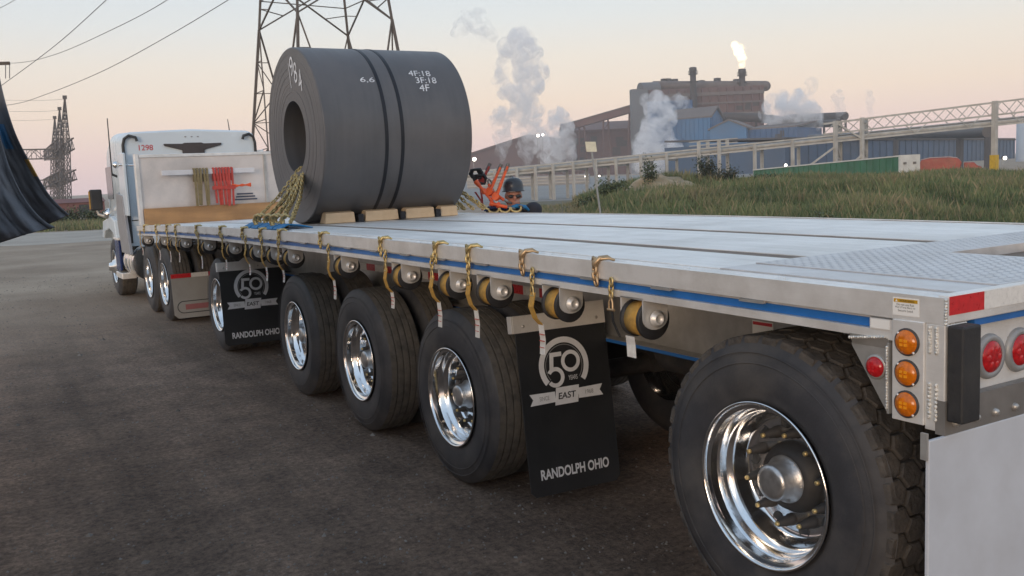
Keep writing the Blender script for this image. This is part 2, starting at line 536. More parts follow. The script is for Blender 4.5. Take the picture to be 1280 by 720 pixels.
# corner posts, welds, side light plate
for side in (0, 1):
    X = (lambda x: TW - x) if side else (lambda x: x)
    def bx(x0, x1, *a):
        return MB().box(min(X(x0), X(x1)), max(X(x0), X(x1)), *a)
    part('corner_post', bx(.0015, .10, .003, .064, 1.062, 1.364), ALU, trailer, bevel=.003)
    lpn = part('side_light_plate', bx(-.004, .02, .0645, .167, 1.072, 1.3655), ALU, trailer, bevel=.002)
    part('side_rail_end', bx(.002, .03, .168, .249, hz(.2) - .113, hz(.2) - .080), ALU, trailer)
    if not side:
        wl = MB()
        for (ya, za, zb) in ((.050, 1.285, 1.352), (.029, 1.285, 1.352), (.050, 1.10, 1.192), (.029, 1.095, 1.192)):
            n = 9
            for k in range(n):
                z = za + (zb - za) * k / (n - 1)
                wl.ell((.0, ya + random.uniform(-.001, .001), z), .0045, .0055, .0068, 8, 6)
        for k in range(9):
            wl.ell((.001, .0015, hz(0) - .070 + .008 * k), .005, .0055, .006, 8, 6)
        for k in range(16):
            wl.ell((-.003, .318 - .008 * k, 1.2925 + .001 * k), .004, .005, .005, 8, 6)
        for k in range(22):
            wl.ell((-.004, .1855, 1.10 + .0085 * k), .0035, .004, .0055, 8, 6)
        part('weld_bead', wl, WELD, trailer)['kind'] = 'stuff'
    for z in (1.304, 1.214, 1.124):
        sgn = 1 if side else -1
        ax = X(-.004)
        am = part('marker_lamp', MB().lathe([(0, .040), (sgn * .004, .040), (sgn * .006, .037), (sgn * .004, .0)], (ax, .117, z), 'x', 28), STEELD, trailer)
        part('lens', MB().lathe([(sgn * .005, .0355), (sgn * .010, .033), (sgn * .016, .022), (sgn * .019, .010), (sgn * .0195, 0)], (ax, .117, z), 'x', 28), AMBER, am)
        fr = MB()
        for dy, dz in ((-.008, .006), (.006, .006), (-.008, -.006), (.006, -.006)):
            fr.box(ax - .021, ax - .012, .117 + dy - .005, .117 + dy + .005, z + dz - .004, z + dz + .004)
        part('lens_facet', fr, AMBERH, am)
        part('screw', MB().ell((ax + sgn * .0065, .117 - .024, z - .028), .003, .004, .004, 8, 6).ell((ax + sgn * .0065, .117 + .026, z + .024), .003, .004, .004, 8, 6), ALU, am)
# triangular bracket with the red marker
m = MB().prism([(0, 0), (.137, 0), (.137, .035), (.012, .22), (0, .222)], (.014, .186, 1.302), (0, 1, 0), (0, 0, -1), (.012, 0, 0))
m.prism([(0, 0), (.137, 0), (.134, .032), (0, .032)], (.002, .186, 1.304), (0, 1, 0), (.35, 0, -1), (.004, 0, .001))
m.box(-.003, .03, .1775, .1855, 1.083, 1.292)
part('marker_bracket', m, ALU_DULL, trailer)
rm = part('marker_lamp', MB().lathe([(0, .037), (-.004, .037), (-.006, .033), (-.004, 0)], (.0135, .235, 1.212), 'x', 28), ALU_DULL, trailer)
part('lens', MB().lathe([(-.005, .031), (-.010, .029), (-.016, .020), (-.019, .009), (-.0195, 0)], (.0135, .235, 1.212), 'x', 28), REDL, rm)
fr = MB()
for dy, dz in ((-.006, .005), (.006, .005), (-.006, -.005), (.006, -.005)):
    fr.box(-.0075, .001, .237 + dy - .004, .237 + dy + .004, 1.208 + dz - .0035, 1.208 + dz + .0035)
part('lens_facet', fr, REDH, rm)

# warning sticker on the rub rail
sk_ = part('warning_sticker', MB().box(-.0013, -.0002, .083, .168, hz(.12) - .062, hz(.12) - .011), STICK, trailer)
zc = hz(.12)
part('sticker_header', MB().box(-.0019, -.0014, .087, .164, zc - .0245, zc - .0145), STICKY, sk_)
def sideM(y, z, x=-.0014):
    return frame((x, y, z), (0, -1, 0), (0, 0, 1))
lettering('lettering', 'WARNING', .0062, TXTD, sk_, sideM(.121, zc - .0195, -.002), .047)
part('warning_triangle', MB().prism([(-.004, 0), (.004, 0), (0, .007)], (-.0019, .155, zc - .023), (0, -1, 0), (0, 0, 1), (-.0003, 0, 0)), STICK, sk_)
for k, tx in enumerate(('Do not use Rub', 'Rail (Tarp Bar) to', 'Secure Load')):
    lettering('lettering', tx, .0062, TXTD, sk_, sideM(.126, zc - .0305 - .0085 * k), (.056, .064, .048)[k])
part('info_sticker', MB().box(.0008, .0019, .18, .245, hz(.2) - .110, hz(.2) - .083), STICK, trailer)

# main beams, cross members, chassis
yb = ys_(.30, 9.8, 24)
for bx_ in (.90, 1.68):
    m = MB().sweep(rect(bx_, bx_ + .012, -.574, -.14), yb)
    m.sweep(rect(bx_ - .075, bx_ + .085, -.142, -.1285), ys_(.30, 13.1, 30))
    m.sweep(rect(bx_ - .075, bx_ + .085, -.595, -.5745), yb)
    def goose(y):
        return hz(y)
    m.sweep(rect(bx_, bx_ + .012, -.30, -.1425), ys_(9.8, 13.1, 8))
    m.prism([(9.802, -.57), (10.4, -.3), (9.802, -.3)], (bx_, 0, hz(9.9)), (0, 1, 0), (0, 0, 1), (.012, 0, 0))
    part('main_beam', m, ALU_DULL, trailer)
    part('blue_stripe', MB().sweep(rect(bx_ - .0785, bx_ - .0755, -.595, -.577), yb), BLUE, trailer)
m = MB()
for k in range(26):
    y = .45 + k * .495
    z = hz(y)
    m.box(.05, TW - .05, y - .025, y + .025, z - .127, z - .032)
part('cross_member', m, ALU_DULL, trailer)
# conspicuity tape on the near beam
for y0, n in ((3.30, 3), (4.55, 4), (5.85, 5)):
    for k in range(n):
        y = y0 + k * .20
        part('tape_strip', MB().sweep(rect(.8965, .8995, -.425, -.365), [y, y + .198]), WHT_T if k % 2 else RED_T, trailer)
part('warning_sticker', MB().box(.897, .899, 1.49, 1.62, 1.03, 1.095), STICK, trailer)
part('sticker_header', MB().box(.8955, .8968, 1.495, 1.615, 1.075, 1.090), REDTXT, trailer)

# ---- wheels
def tyre_mesh(name, rad, wd, grooves, blocks=False):
    """outer sidewall at a = 0, inner at a = wd"""
    mb = MB()
    sw = [(.012, .292), (.004, .315), (-.004, .36), (-.006, .41), (.0, .455), (.012, .487), (.020, .500)]
    sc = rad / .525
    sw = [(a, r * sc if r > .33 else r) for a, r in sw]
    half = [(a, r) for a, r in sw]
    sh = [(.026, rad - .012), (.036, rad - .003)]
    prof = half + sh
    mb.lathe([(.10, .285)] + prof, (0, 0, 0), 'x', 72, 0)
    back = [(wd - a, r) for a, r in reversed(prof)] + [(wd - .10, .285)]
    mb.lathe(back, (0, 0, 0), 'x', 72, 0)
    # raised rings on the sidewall
    for r in (.345, .43, .468):
        mb.lathe([(-.005 if r > .36 else .002, r * sc - .003), (-.0075 if r > .36 else -.002, r * sc), (-.005 if r > .36 else .002, r * sc + .003)], (0, 0, 0), 'x', 72, 0)
    a0, a1 = .036, wd - .036
    if not blocks:
        tr = [(a0, rad - .003)]
        gw = .011
        rib = (a1 - a0 - grooves * gw) / (grooves + 1)
        a = a0
        for k in range(grooves + 1):
            tr += [(a, rad - .003 if k == 0 else rad), (a + rib, rad if k < grooves else rad - .003)]
            a += rib
            if k < grooves:
                tr += [(a + .001, rad - .013), (a + gw - .001, rad - .013)]
                a += gw
        mb.lathe(tr, (0, 0, 0), 'x', 96, 1, sm=False)
    else:
        mb.lathe([(.022, rad - .02), (a0, rad - .021), (a1, rad - .021), (wd - .022, rad - .02)], (0, 0, 0), 'x', 96, 0)
        n = 38
        rows = 4
        pitch = (wd - .012) / rows
        for row in range(rows):
            ca = .006 + pitch * (row + .5)
            off = .5 if row % 2 else 0
            edge = -1 if row == 0 else 1 if row == rows - 1 else 0
            for k in range(n):
                t = 2 * PI * (k + off) / n
                hw = pitch * .62
                ht = PI / n * .93
                if edge:
                    hexp = [(edge * pitch * .36, -ht * .80), (edge * pitch * .15, -ht), (-edge * hw * .5, -ht), (-edge * hw, 0), (-edge * hw * .5, ht), (edge * pitch * .15, ht), (edge * pitch * .36, ht * .80)]
                    if edge > 0:
                        hexp = hexp[::-1]
                else:
                    hexp = [(-hw, 0), (-hw * .5, -ht), (hw * .5, -ht), (hw, 0), (hw * .5, ht), (-hw * .5, ht)]
                N_ = len(hexp)
                vs = []
                jt = random.uniform(0, .004)
                for rr, kk in ((rad - .035, 1.0), (rad - .007, .97), (rad, .86)):
                    for x, tt in hexp:
                        aa = ca + x * kk
                        dn = .012 * max(0, 1 - min(aa, wd - aa) / .03)
                        q = rr - dn - jt
                        ang = t + tt * kk
                        vs.append((aa, q * math.cos(ang), q * math.sin(ang)))
                fs = [(i, (i + 1) % N_, N_ + (i + 1) % N_, N_ + i) for i in range(N_)] + [(N_ + i, N_ + (i + 1) % N_, 2 * N_ + (i + 1) % N_, 2 * N_ + i) for i in range(N_)] + [tuple(range(2 * N_, 3 * N_))]
                mb.add(vs, fs, 1)
    return mb.mesh(name, [TYRE, TREAD])
RIB_TYRE = tyre_mesh('tyre', .525, .30, 4)
LUG_TYRE = tyre_mesh('tyre', .53, .33, 0, True)
LUG_TYRE.materials[1] = mat('dark_lug_rubber', (0.052, 0.047, 0.043), 0.85, 0, 0.35, 18, 0.6, 70, dirt=(0.13, 0.11, 0.09), dscale=14, damt=0.55)
# deep dished polished rim: lip at a = 0, disc face far inside
def rim_mesh(dish):
    mb = MB()
    mb.lathe([(.012, .270), (.004, .290), (-.004, .299), (-.010, .297), (-.010, .291), (-.004, .287), (.012, .284), (.030, .280), (.045, .268), (.052, .262), (.075, .259),
              (.085, .252), (.092, .243), (.110, .238), (dish - .02, .232), (dish - .006, .226), (dish, .214), (dish + .002, .200), (dish + .004, .15), (dish + .004, .105), (dish + .004, .0)], (0, 0, 0), 'x', 96)
    mb.lathe([(.30, .285), (.2, .27), (.012, .270)], (0, 0, 0), 'x', 48)
    return mb.mesh('wheel', CHROME)
RIM = rim_mesh(.165)
hb = MB().lathe([(.170, .130), (.150, .128), (.145, .118), (.120, .112), (.115, .085)], (0, 0, 0), 'x', 40)
HUB = hb.mesh('hub', BLACK)
hc = MB().lathe([(.130, .086), (.112, .086), (.110, .082), (.106, .081), (.102, .070), (.050, .066), (.040, .060), (.036, .045), (.036, 0)], (0, 0, 0), 'x', 40)
for k in range(6):
    t = k * PI / 3 + .2
    hc.lathe([(.112, .006), (.107, .006), (.106, 0)], (0, .078 * math.cos(t), .078 * math.sin(t)), 'x', 6)
CAP = hc.mesh('hub_cap', CAST)
ln = MB().lathe([(.168, .023), (.156, .0225), (.154, .019), (.128, .0185), (.126, .014), (.100, .0135), (.098, .009), (.098, 0)], (0, 0, 0), 'x', 10)
LUG = ln.mesh('lug_nut', BLACK)
lt = MB().lathe([(.100, .0085), (.088, .008), (.087, 0)], (0, 0, 0), 'x', 8)
STUD = lt.mesh('stud_tip', GOLD)
HOLE = MB().lathe([(.166, 0), (.1655, .021), (.164, .022), (.1645, .025), (.168, .026)], (0, 0, 0), 'x', 20).mesh('hand_hole', SEAL)
m = MB()
for k in range(10):
    t = 2 * PI * k / 10
    m.lathe([(.168, .017), (.150, .0165), (.128, .0125), (.120, .011), (.119, 0)], (0, .1675 * math.cos(t), .1675 * math.sin(t)), 'x', 8)
NUTS = m.mesh('lug_ring', CAST)
def wheel(parent, x, y, z, tyre, fancy=False, flip=False, inner=False, rotx=0.0):
    rot = (rotx, 0, PI if flip else 0)
    wl = link('wheel', RIM, parent, (x, y, z), rot)
    link('tyre', tyre, wl)
    if inner:
        return wl
    link('hub', HUB, wl)
    link('hub_cap', CAP, wl)
    if fancy:
        for k in range(10):
            t = 2 * PI * k / 10 + .1
            c, s = math.cos(t), math.sin(t)
            link('lug_nut', LUG, wl, (0, .1675 * c, .1675 * s))
            link('stud_tip', STUD, wl, (0, .1675 * c, .1675 * s))
            if k % 2 == 0:
                t += PI / 10
                link('hand_hole', HOLE, wl, (0, .198 * math.cos(t), .198 * math.sin(t)))
                t += PI / 5
                link('hand_hole', HOLE, wl, (0, .198 * math.cos(t), .198 * math.sin(t)))
    else:
        link('lug_ring', NUTS, wl)
        for k in range(5):
            t = 2 * PI * k / 5 + .3
            link('hand_hole', HOLE, wl, (0, .200 * math.cos(t), .200 * math.sin(t)))
    return wl
AX = [(.734, .046, .706, LUG_TYRE), (3.3455, .15, .525, RIB_TYRE), (4.834, .15, .525, RIB_TYRE), (6.30, .15, .525, RIB_TYRE), (9.09, .15, .525, RIB_TYRE)]
for i, (y, x, z, ty) in enumerate(AX):
    wheel(trailer, x, y, z, ty, i < 3, rotx=random.uniform(0, 1))
    wheel(trailer, TW - x, y, z, ty, False, True)
    if i in (1, 2, 3, 4):
        wheel(trailer, x + .34, y, z, ty, inner=True)
        wheel(trailer, TW - x - .34, y, z, ty, inner=True, flip=True)
    m = MB().tube((x + .2, y, z), (TW - x - .2, y, z), .065, n=12)
    m.box(.84, .96, y - .1, y + .45, z - .05, z + .10).box(1.62, 1.74, y - .1, y + .45, z - .05, z + .10)
    m.tube((.90, y - .22, z + .06), (.90, y - .22, .85), .10, n=14)
    m.tube((1.69, y - .22, z + .06), (1.69, y - .22, .85), .10, n=14)
    m.tube((.95, y - .1, z), (.95, y + .25, z + .12), .07, n=10)
    m.box(.86, 1.72, y + .42, y + .5, z - .12, z + .3)
    part('axle', m, STEELD, trailer)
part('air_tank', MB().tube((1.25, 1.7, .80), (1.25, 2.6, .80), .16, n=16), STEELD, trailer)
part('air_tank', MB().tube((1.55, 7.2, .85), (1.55, 8.1, .85), .16, n=16), STEELD, trailer)
part('tool_box', MB().box(.75, .95, 7.1, 8.0, .62, .9), STEELD, trailer)
m = MB()
for s_ in (0, 1):
    x = .75 if not s_ else 1.7
    m.bar((x, 10.2, 1.05), (x, 10.2, .3), .09).box(x - .1, x + .1, 10.1, 10.3, .26, .30)
part('landing_gear', m, STEELD, trailer)

# ---- winches with their straps
WY = [1.38, 1.97, 2.60, 3.05, 3.70, 4.73, 5.95, 6.43, 6.98, 7.85, 8.94, 10.15, 10.70, 11.42, 12.75]
brk = MB()
# U bracket: top plate, rear and front end plates with a rounded bottom
brk.box(.004, .132, -.062, .078, .002, .008)
for ya in (-.066, .074):
    arc = [(.066 + .062 * math.cos(t), -.078 - .045 * math.sin(t)) for t in [PI * k / 10 for k in range(11)]]
    brk.prism([(.004, .0085)] + [(.004, -.078)] + arc[::-1][1:-1] + [(.128, -.078), (.128, .0085)], (0, ya, 0), (1, 0, 0), (0, 0, 1), (0, .006, 0))
brk.lathe([(-.072, .034), (-.080, .034), (-.082, .026), (-.092, .026), (-.094, .016), (-.084, .014), (-.084, 0)], (.066, 0, -.078), 'y', 16)
BRK = brk.mesh('strap_winch', ALU)
drm = MB().lathe([(-.057, 0), (-.057, .076), (-.055, .080), (-.04, .080), (-.04, .03), (.052, .03), (.052, .078), (.07, .076), (.07, 0)], (.066, 0, -.085), 'y', 28)
DRM = drm.mesh('drum', BLACK)
ROLL = MB().lathe([(-.039, .05), (-.039, .070), (.0, .072), (.050, .070), (.051, .05)], (.066, 0, -.085), 'y', 28).mesh('strap_roll', STRAP)
def ribbon(pts, w_, th=.004):
    """webbing that runs through pts (x, z) with its width along y"""
    m = MB()
    n = len(pts)
    vs = []
    for i, (x, y, z) in enumerate(pts):
        a = Vector(pts[max(i - 1, 0)])
        b = Vector(pts[min(i + 1, n - 1)])
        d = (b - a)
        nx = Vector((-d.z, 0, d.x)).normalized() * th / 2
        for yy, s in ((-w_ / 2, -1), (w_ / 2, -1), (w_ / 2, 1), (-w_ / 2, 1)):
            vs.append((x + nx.x * s, y + yy, z + nx.z * s))
    fs = []
    for i in range(n - 1):
        for k in range(4):
            fs.append((i * 4 + k, i * 4 + (k + 1) % 4, i * 4 + 4 + (k + 1) % 4, i * 4 + 4 + k))
    fs += [(3, 2, 1, 0), tuple(range(4 * n - 4, 4 * n))]
    return m.add(vs, fs)
def chain_mb(pts, L=.05, wr=.006, wid=.016, mb=None, jitter=.0):
    """welded links along a polyline"""
    mb = mb or MB()
    pts = [Vector(q) for q in pts]
    segs = [(pts[i + 1] - pts[i]).length for i in range(len(pts) - 1)]
    tot = sum(segs)
    n = max(1, int(round(tot / (L - 3 * wr))))
    def pos(s):
        for i, g in enumerate(segs):
            if s <= g or i == len(segs) - 1:
                return pts[i].lerp(pts[i + 1], s / g)
            s -= g
    for k in range(n):
        a, b = pos(tot * k / n), pos(tot * (k + 1) / n)
        c = (a + b) / 2
        d = (b - a).normalized()
        e = d.orthogonal().normalized()
        f = d.cross(e)
        q = (PI / 4 if k % 2 else -PI / 4) + random.uniform(-jitter, jitter)
        e, f = e * math.cos(q) + f * math.sin(q), None
        hl = L / 2 - wr
        ring = []
        for s in range(5):
            t = -PI / 2 + PI * s / 4
            ring.append(c + d * (hl - wid / 2 + wid * .62 * math.cos(t)) + e * (wid * .62 * math.sin(t)))
        for s in range(5):
            t = PI / 2 + PI * s / 4
            ring.append(c + d * (-(hl - wid / 2) + wid * .62 * math.cos(t)) + e * (wid * .62 * math.sin(t)))
        mb.path(ring, wr, 6, closed=True)
    return mb
def strap_set(y, tagged, dx):
    z = hz(y) - .141
    wn = link('strap_winch', BRK, trailer, (0, y, z))
    link('drum', DRM, wn)
    rl_ = link('strap_roll', ROLL, wn)
    q = random.uniform(.86, 1.03)
    rl_.scale = (1, 1, 1)
    rl_.rotation_euler = (0, 0, 0)
    dx += random.uniform(-.012, .012)
    yo = .085
    # strap leaving the roll to the flat hook that hangs from a chain at the rail
    hk = (-.012, yo + dx, .010)
    if tagged and y < 1.5:
        ends = [(-.004, .012, -.150), (.0, .012, -.185), (-.004, .004, -.235)]
        part('strap_label', ribbon(ends, .055, .003), TAGW, wn)
        part('strap', ribbon([(-.014, yo + dx * .9, -.05), (-.012, yo + dx * .8, -.10), (.006, yo + dx * .2, -.165)], .012), BLACK, wn)
    elif tagged:
        pts = [(-.014, yo + dx * .9, -.035), (-.026 + random.uniform(-.008, .006), yo + dx * .8, -.10), (-.018, yo + dx * .6, -.155), (.002, yo + dx * random.uniform(.1, .4), -.185)]
        end = pts[-1]
        dz = -.115 * random.uniform(.8, 1.25)
        tg = [(end[0] + .0, end[1], end[2] + .005), (end[0] + .002, end[1] - .01, end[2] + dz * .5), (end[0] - .006, end[1] - .015, end[2] + dz)]
        part('strap', ribbon(pts, .042), STRAP, wn)
        part('strap_label', ribbon(tg, .044, .003), TAGW, wn)
        for k in range(3):
            lk = MB().box(tg[0][0] - .006, tg[0][0] + .002, tg[1][1] - .02, tg[1][1] + .02, tg[0][2] + dz * (.35 + .22 * k), tg[0][2] + dz * (.35 + .22 * k) - .003)
            part('label_fold', lk, REDC, wn)
    ch = chain_mb([(-.010, yo + dx, .075), (-.014, yo + dx, -.002)], .042, .0052, .015)
    part('hook_chain', ch, GOLD, wn)
    m = MB().path([(-.014, yo + dx, .004), (-.016, yo + dx - .012, -.022), (-.016, yo + dx - .012, -.055)], .0055, 6).path([(-.014, yo + dx, .004), (-.016, yo + dx + .012, -.022), (-.016, yo + dx + .012, -.055)], .0055, 6)
    m.tube((-.016, yo + dx - .022, -.052), (-.016, yo + dx + .022, -.052), .006, n=8)
    part('wire_hook', m, GOLDB if y < 1.5 else GOLD, wn)
for i, y in enumerate(WY):
    strap_set(y, True, .045 if i else .03)
# grab hooks over the rub rail with a few loose links
def rail_hook(y):
    z = hz(y)
    m = MB()
    m.path([(.05, y - .03, z + .004), (.03, y - .025, z + .016), (.0, y - .015, z + .012), (-.014, y - .002, z - .008), (-.012, y + .012, z - .03)], [.006, .008, .011, .013, .009], 8)
    m.path([(.045, y - .055, z + .002), (.02, y - .05, z + .012), (-.008, y - .0, z + .006), (-.014, y + .012, z + .012), (-.010, y + .022, z + .002)], [.006, .007, .009, .010, .007], 8)
    m.ell((-.012, y + .006, z - .012), .012, .017, .026, 10, 8)
    chain_mb([(-.012, y + .008, z - .022), (-.016, y + .004, z - .058), (-.014, y - .004, z - .098)], .046, .0062, .017, m)
    return part('grab_hook', m, GOLDB if y < 2.5 else GOLD, trailer)
for y in (1.60, 2.19, 2.73, 3.12, 3.90, 5.03, 6.05, 6.60, 7.2, 8.05, 9.15, 10.3, 10.85, 11.6, 12.5):
    rail_hook(y)

# ---- mud flaps with the anniversary print
def mudflap(x0, y0, zt, wid, hgt, lean, bracket=True):
    th = math.atan2(lean, hgt)
    u = Vector((1, -.055, 0)).normalized()
    v = Vector((0, math.sin(th), math.cos(th)))
    v = (v - u * v.dot(u)).normalized()
    n = u.cross(v)                                   # faces the camera (-y)
    o = Vector((x0, y0, zt - hgt * math.cos(th)))
    o.y -= lean
    c = .03
    poly = [(c, 0), (wid - c, 0), (wid, c), (wid, hgt), (0, hgt), (0, c)]
    fl = part('mud_flap', MB().prism(poly, o - n * .004, u, v, n * .008), FLAP, trailer, bevel=.002)
    P = lambda a, b, d=.0045: o + u * a + v * b + n * d
    def pr(name, poly, mt=PRINT, d=.0043, th_=.0012):
        part(name, MB().prism(poly, P(0, 0, d), u, v, n * th_), mt, fl)
    cx, cy, ra = wid * .49, hgt * .745, wid * .275
    # arch
    arc = []
    A0, A1 = R(-38), R(218)
    N = 40
    arc = [(cx + ra * math.cos(A0 + (A1 - A0) * k / N), cy + ra * math.sin(A0 + (A1 - A0) * k / N)) for k in range(N + 1)]
    inn = [(cx + ra * .80 * math.cos(A1 + (A0 - A1) * k / N), cy + ra * .80 * math.sin(A1 + (A0 - A1) * k / N)) for k in range(N + 1)]
    m = MB()
    for k in range(N):
        m.prism([arc[k], arc[k + 1], inn[N - k - 1], inn[N - k]], P(0, 0, .0043), u, v, n * .001)
    part('arch_print', m, PRINT, fl)
    m = MB()
    for k in range(N):
        q = lambda f, kk: (cx + ra * f * math.cos(A0 + (A1 - A0) * kk / N), cy + ra * f * math.sin(A0 + (A1 - A0) * kk / N))
        m.prism([q(.745, k), q(.745, k + 1), q(.72, k + 1), q(.72, k)], P(0, 0, .0043), u, v, n * .0005)
    part('arch_print', m, DKG, fl)
    def T(tx, a, b, h, wd=None, mt=PRINT, d=.0052, bold=.0, shear=0):
        lettering('lettering', tx, h, mt, fl, frame(P(a, b, d), u, v), wd, .0005, shear, bold)
    # 5 and 0
    h5, w5, s5 = wid * .335, wid * .145, wid * .042
    lx, by = cx - wid * .165, cy - wid * .20
    pr('five_print', [(lx + s5 * .4, by + h5 - s5), (lx + w5, by + h5 - s5), (lx + w5, by + h5), (lx + s5 * .4, by + h5)], PRINT, .0060)
    pr('five_print', [(lx, by + h5 * .50), (lx + s5, by + h5 * .50), (lx + s5 * 1.4, by + h5), (lx + s5 * .4, by + h5)], PRINT, .0063)
    m = MB()
    bo, bc = wid * .098, (lx + w5 * .40, by + wid * .098)
    for k in range(28):
        t0, t1 = R(148 - 10.5 * k), R(148 - 10.5 * (k + 1))
        e = lambda f, tt: (bc[0] + bo * f * math.cos(tt), bc[1] + bo * f * math.sin(tt))
        m.prism([e(1, t1), e(1, t0), e(.60, t0), e(.60, t1)], P(0, 0, .0066), u, v, n * .0006)
    part('five_print', m, PRINT, fl)
    ro = wid * .105
    oc = (cx + wid * .075, cy + wid * .035)
    m = MB()
    for k in range(36):
        t0, t1 = 2 * PI * k / 36, 2 * PI * (k + 1) / 36
        m.prism([(oc[0] + ro * math.cos(t0), oc[1] + ro * math.sin(t0)), (oc[0] + ro * math.cos(t1), oc[1] + ro * math.sin(t1)),
                 (oc[0] + ro * .64 * math.cos(t1), oc[1] + ro * .64 * math.sin(t1)), (oc[0] + ro * .64 * math.cos(t0), oc[1] + ro * .64 * math.sin(t0))], P(0, 0, .0062), u, v, n * .0006)
    part('zero_print', m, PRINT, fl)
    T('YEARS', cx + wid * .085, cy - wid * .125, wid * .045, wid * .10)
    # ribbon
    rb = cy - wid * .285
    rh = wid * .055
    sl = .05
    pr('ribbon_print', [(cx - wid * .405, rb - rh), (cx - wid * .13, rb - rh * .9), (cx - wid * .13, rb + rh * .9), (cx - wid * .405, rb + rh), (cx - wid * .37, rb)])
    pr('ribbon_print', [(cx + wid * .13, rb - rh * .9), (cx + wid * .405, rb - rh), (cx + wid * .37, rb), (cx + wid * .405, rb + rh), (cx + wid * .13, rb + rh * .9)])
    pr('ribbon_print', [(cx - wid * .14, rb - rh * 1.5), (cx + wid * .115, rb - rh * 1.5), (cx + wid * .14, rb + rh * 1.5), (cx - wid * .115, rb + rh * 1.5)], PRINT, .0058)
    T('EAST', cx, rb, wid * .062, wid * .20, TXTD, .0072, .02, .15)
    T('SINCE', cx - wid * .25, rb, wid * .04, wid * .105, DKG, .0060)
    T('1968', cx + wid * .25, rb, wid * .04, wid * .09, DKG, .0060)
    T('RANDOLPH OHIO', wid * .50, hgt * .125, wid * .10, wid * .76, bold=.03)
    if bracket:
        m = MB()
        t = hgt
        m.prism([(-.012, t - .03), (wid + .0, t - .03), (wid + .0, t + .10), (wid * .40, t + .10), (wid * .33, t + .065), (-.012, t + .065)], P(0, 0, .0045), u, v, n * .005)
        m.prism([(0, 0), (.05, 0), (.05, .095), (0, .095)], P(-.012, t - .03, -.046), n, v, -u * .005)
        br = part('flap_bracket', m, ALU, trailer, bevel=.0015)
        for a in (.05, wid * .62, wid * .9):
            part('bolt', MB().ell(P(a, t + .005, .010), .009, .007, .009, 10, 6), ALU_DULL, br)
    return fl
mudflap(.243, 2.74, 1.0, .578, .93, .12)
mudflap(.03, 8.45, .98, .66, .82, .06)
for x0, y0 in ((TW - .243 - .68, 2.74), (TW - .73, 8.45)):
    part('mud_flap', MB().box(x0, x0 + .66, y0 - .004, y0 + .004, .10, 1.0), FLAP, trailer)

# ---- headboard
HY = 13.0
zb = hz(HY)
hd = part('headboard', MB().box(.06, TW - .06, HY, HY + .012, zb + .002, zb + 1.0), ALU_BUL if 'ALU_BUL' in globals() else mat('satin_headboard_aluminium', (0.74, 0.675, 0.63), 0.5, 0.55, 0.08, 3, 0.05, 40, dirt=(0.42, 0.40, 0.39), dscale=1.6, damt=0.6), trailer)
m = MB()
part('headboard_post', MB().box(.02, .075, HY - .03, HY + .10, zb + .002, zb + 1.04), ALU, hd, bevel=.004)
part('headboard_post', MB().box(TW - .075, TW - .02, HY - .03, HY + .10, zb + .002, zb + 1.04), ALU, hd, bevel=.004)
part('headboard_post', MB().box(1.90, 1.935, HY - .022, HY - .001, zb + .24, zb + .985), ALU_DULL, hd)
part('top_rail', MB().box(.08, TW - .08, HY - .02, HY + .06, zb + .985, zb + 1.03), ALU, hd, bevel=.004)
part('rack_bar', MB().box(.36, 1.72, HY - .12, HY - .085, zb + .715, zb + .785), mat('white_rack_bar', (0.70, 0.70, 0.72), 0.3, 0.3, 0.05, 8), hd, bevel=.004)
for x in (.42, 1.66):
    part('rack_bracket', MB().box(x, x + .03, HY - .0845, HY - .0005, zb + .73, zb + .77), ALU, hd)
part('wood_board', MB().box(.08, TW - .10, HY - .09, HY - .045, zb + .003, zb + .245), WOODB, trailer, bevel=.004)
# straps hanging over the rack bar
def bundle(name, x0, x1, n, mt, label, drop, ends=None):
    t = thing(name, label, 'straps', ((x0 + x1) / 2, HY - .10, zb + .785))
    for k in range(n):
        x = x0 + (x1 - x0) * (k + .5) / n - (x0 + x1) / 2
        w_ = (x1 - x0) / n * random.uniform(.62, .8)
        y0 = -random.uniform(.03, .06)
        d = drop * random.uniform(.93, 1.04)
        wob = random.uniform(-.03, .03)
        pts = [(x, .03, -.18), (x, .025, .0), (x, .0, .012), (x, -.03, .0), (x + wob * .4, y0 - .01, -d * .45), (x + wob, y0, -d)]
        m = MB()
        vs = []
        for i, (px, py, pz) in enumerate(pts):
            for s, o_ in ((-1, 0), (1, 0), (1, .012), (-1, .012)):
                vs.append((px + s * w_ / 2, py - o_, pz + (o_ if i in (1, 2) else 0)))
        fs = []
        for i in range(len(pts) - 1):
            for q in range(4):
                fs.append((i * 4 + q, i * 4 + (q + 1) % 4, i * 4 + 4 + (q + 1) % 4, i * 4 + 4 + q))
        fs += [(3, 2, 1, 0), tuple(range(4 * len(pts) - 4, 4 * len(pts)))]
        part('strap', m.add(vs, fs), mt, t)
    if ends:
        for k in range(3):
            part('strap_tail', MB().path([((x1 - x0) / 2 - .05, -.06, -.24 - .03 * k), ((x1 - x0) / 2 + .1, -.075, -.27 + .012 * k), ((x1 - x0) / 2 + .24, -.06, -.235 - .022 * k)], .011, 5), ORANGE, t)
        part('strap_wrap', MB().box(-(x1 - x0) / 2 - .02, (x1 - x0) / 2, -.085, -.06, -.31, -.255), mt, t)
    return t
bundle('hanging_straps', .80, 1.03, 5, OLIVE, 'olive webbing straps hanging over the white rack bar of the headboard', .56)
bundle('hanging_straps', 1.08, 1.40, 7, REDC, 'red webbing straps with loose tails hanging over the white rack bar', .55, True)
for k in range(3):
    part('sling_mark', MB().box(1.42 + .02 * k, 1.76 - .03 * k, HY - .02, HY - .002, zb + .30 + k * .042, zb + .32 + k * .042), mat('navy_webbing', (0.06, 0.07, 0.11), 0.7) if k == 0 else MATS['navy_webbing'], hd)

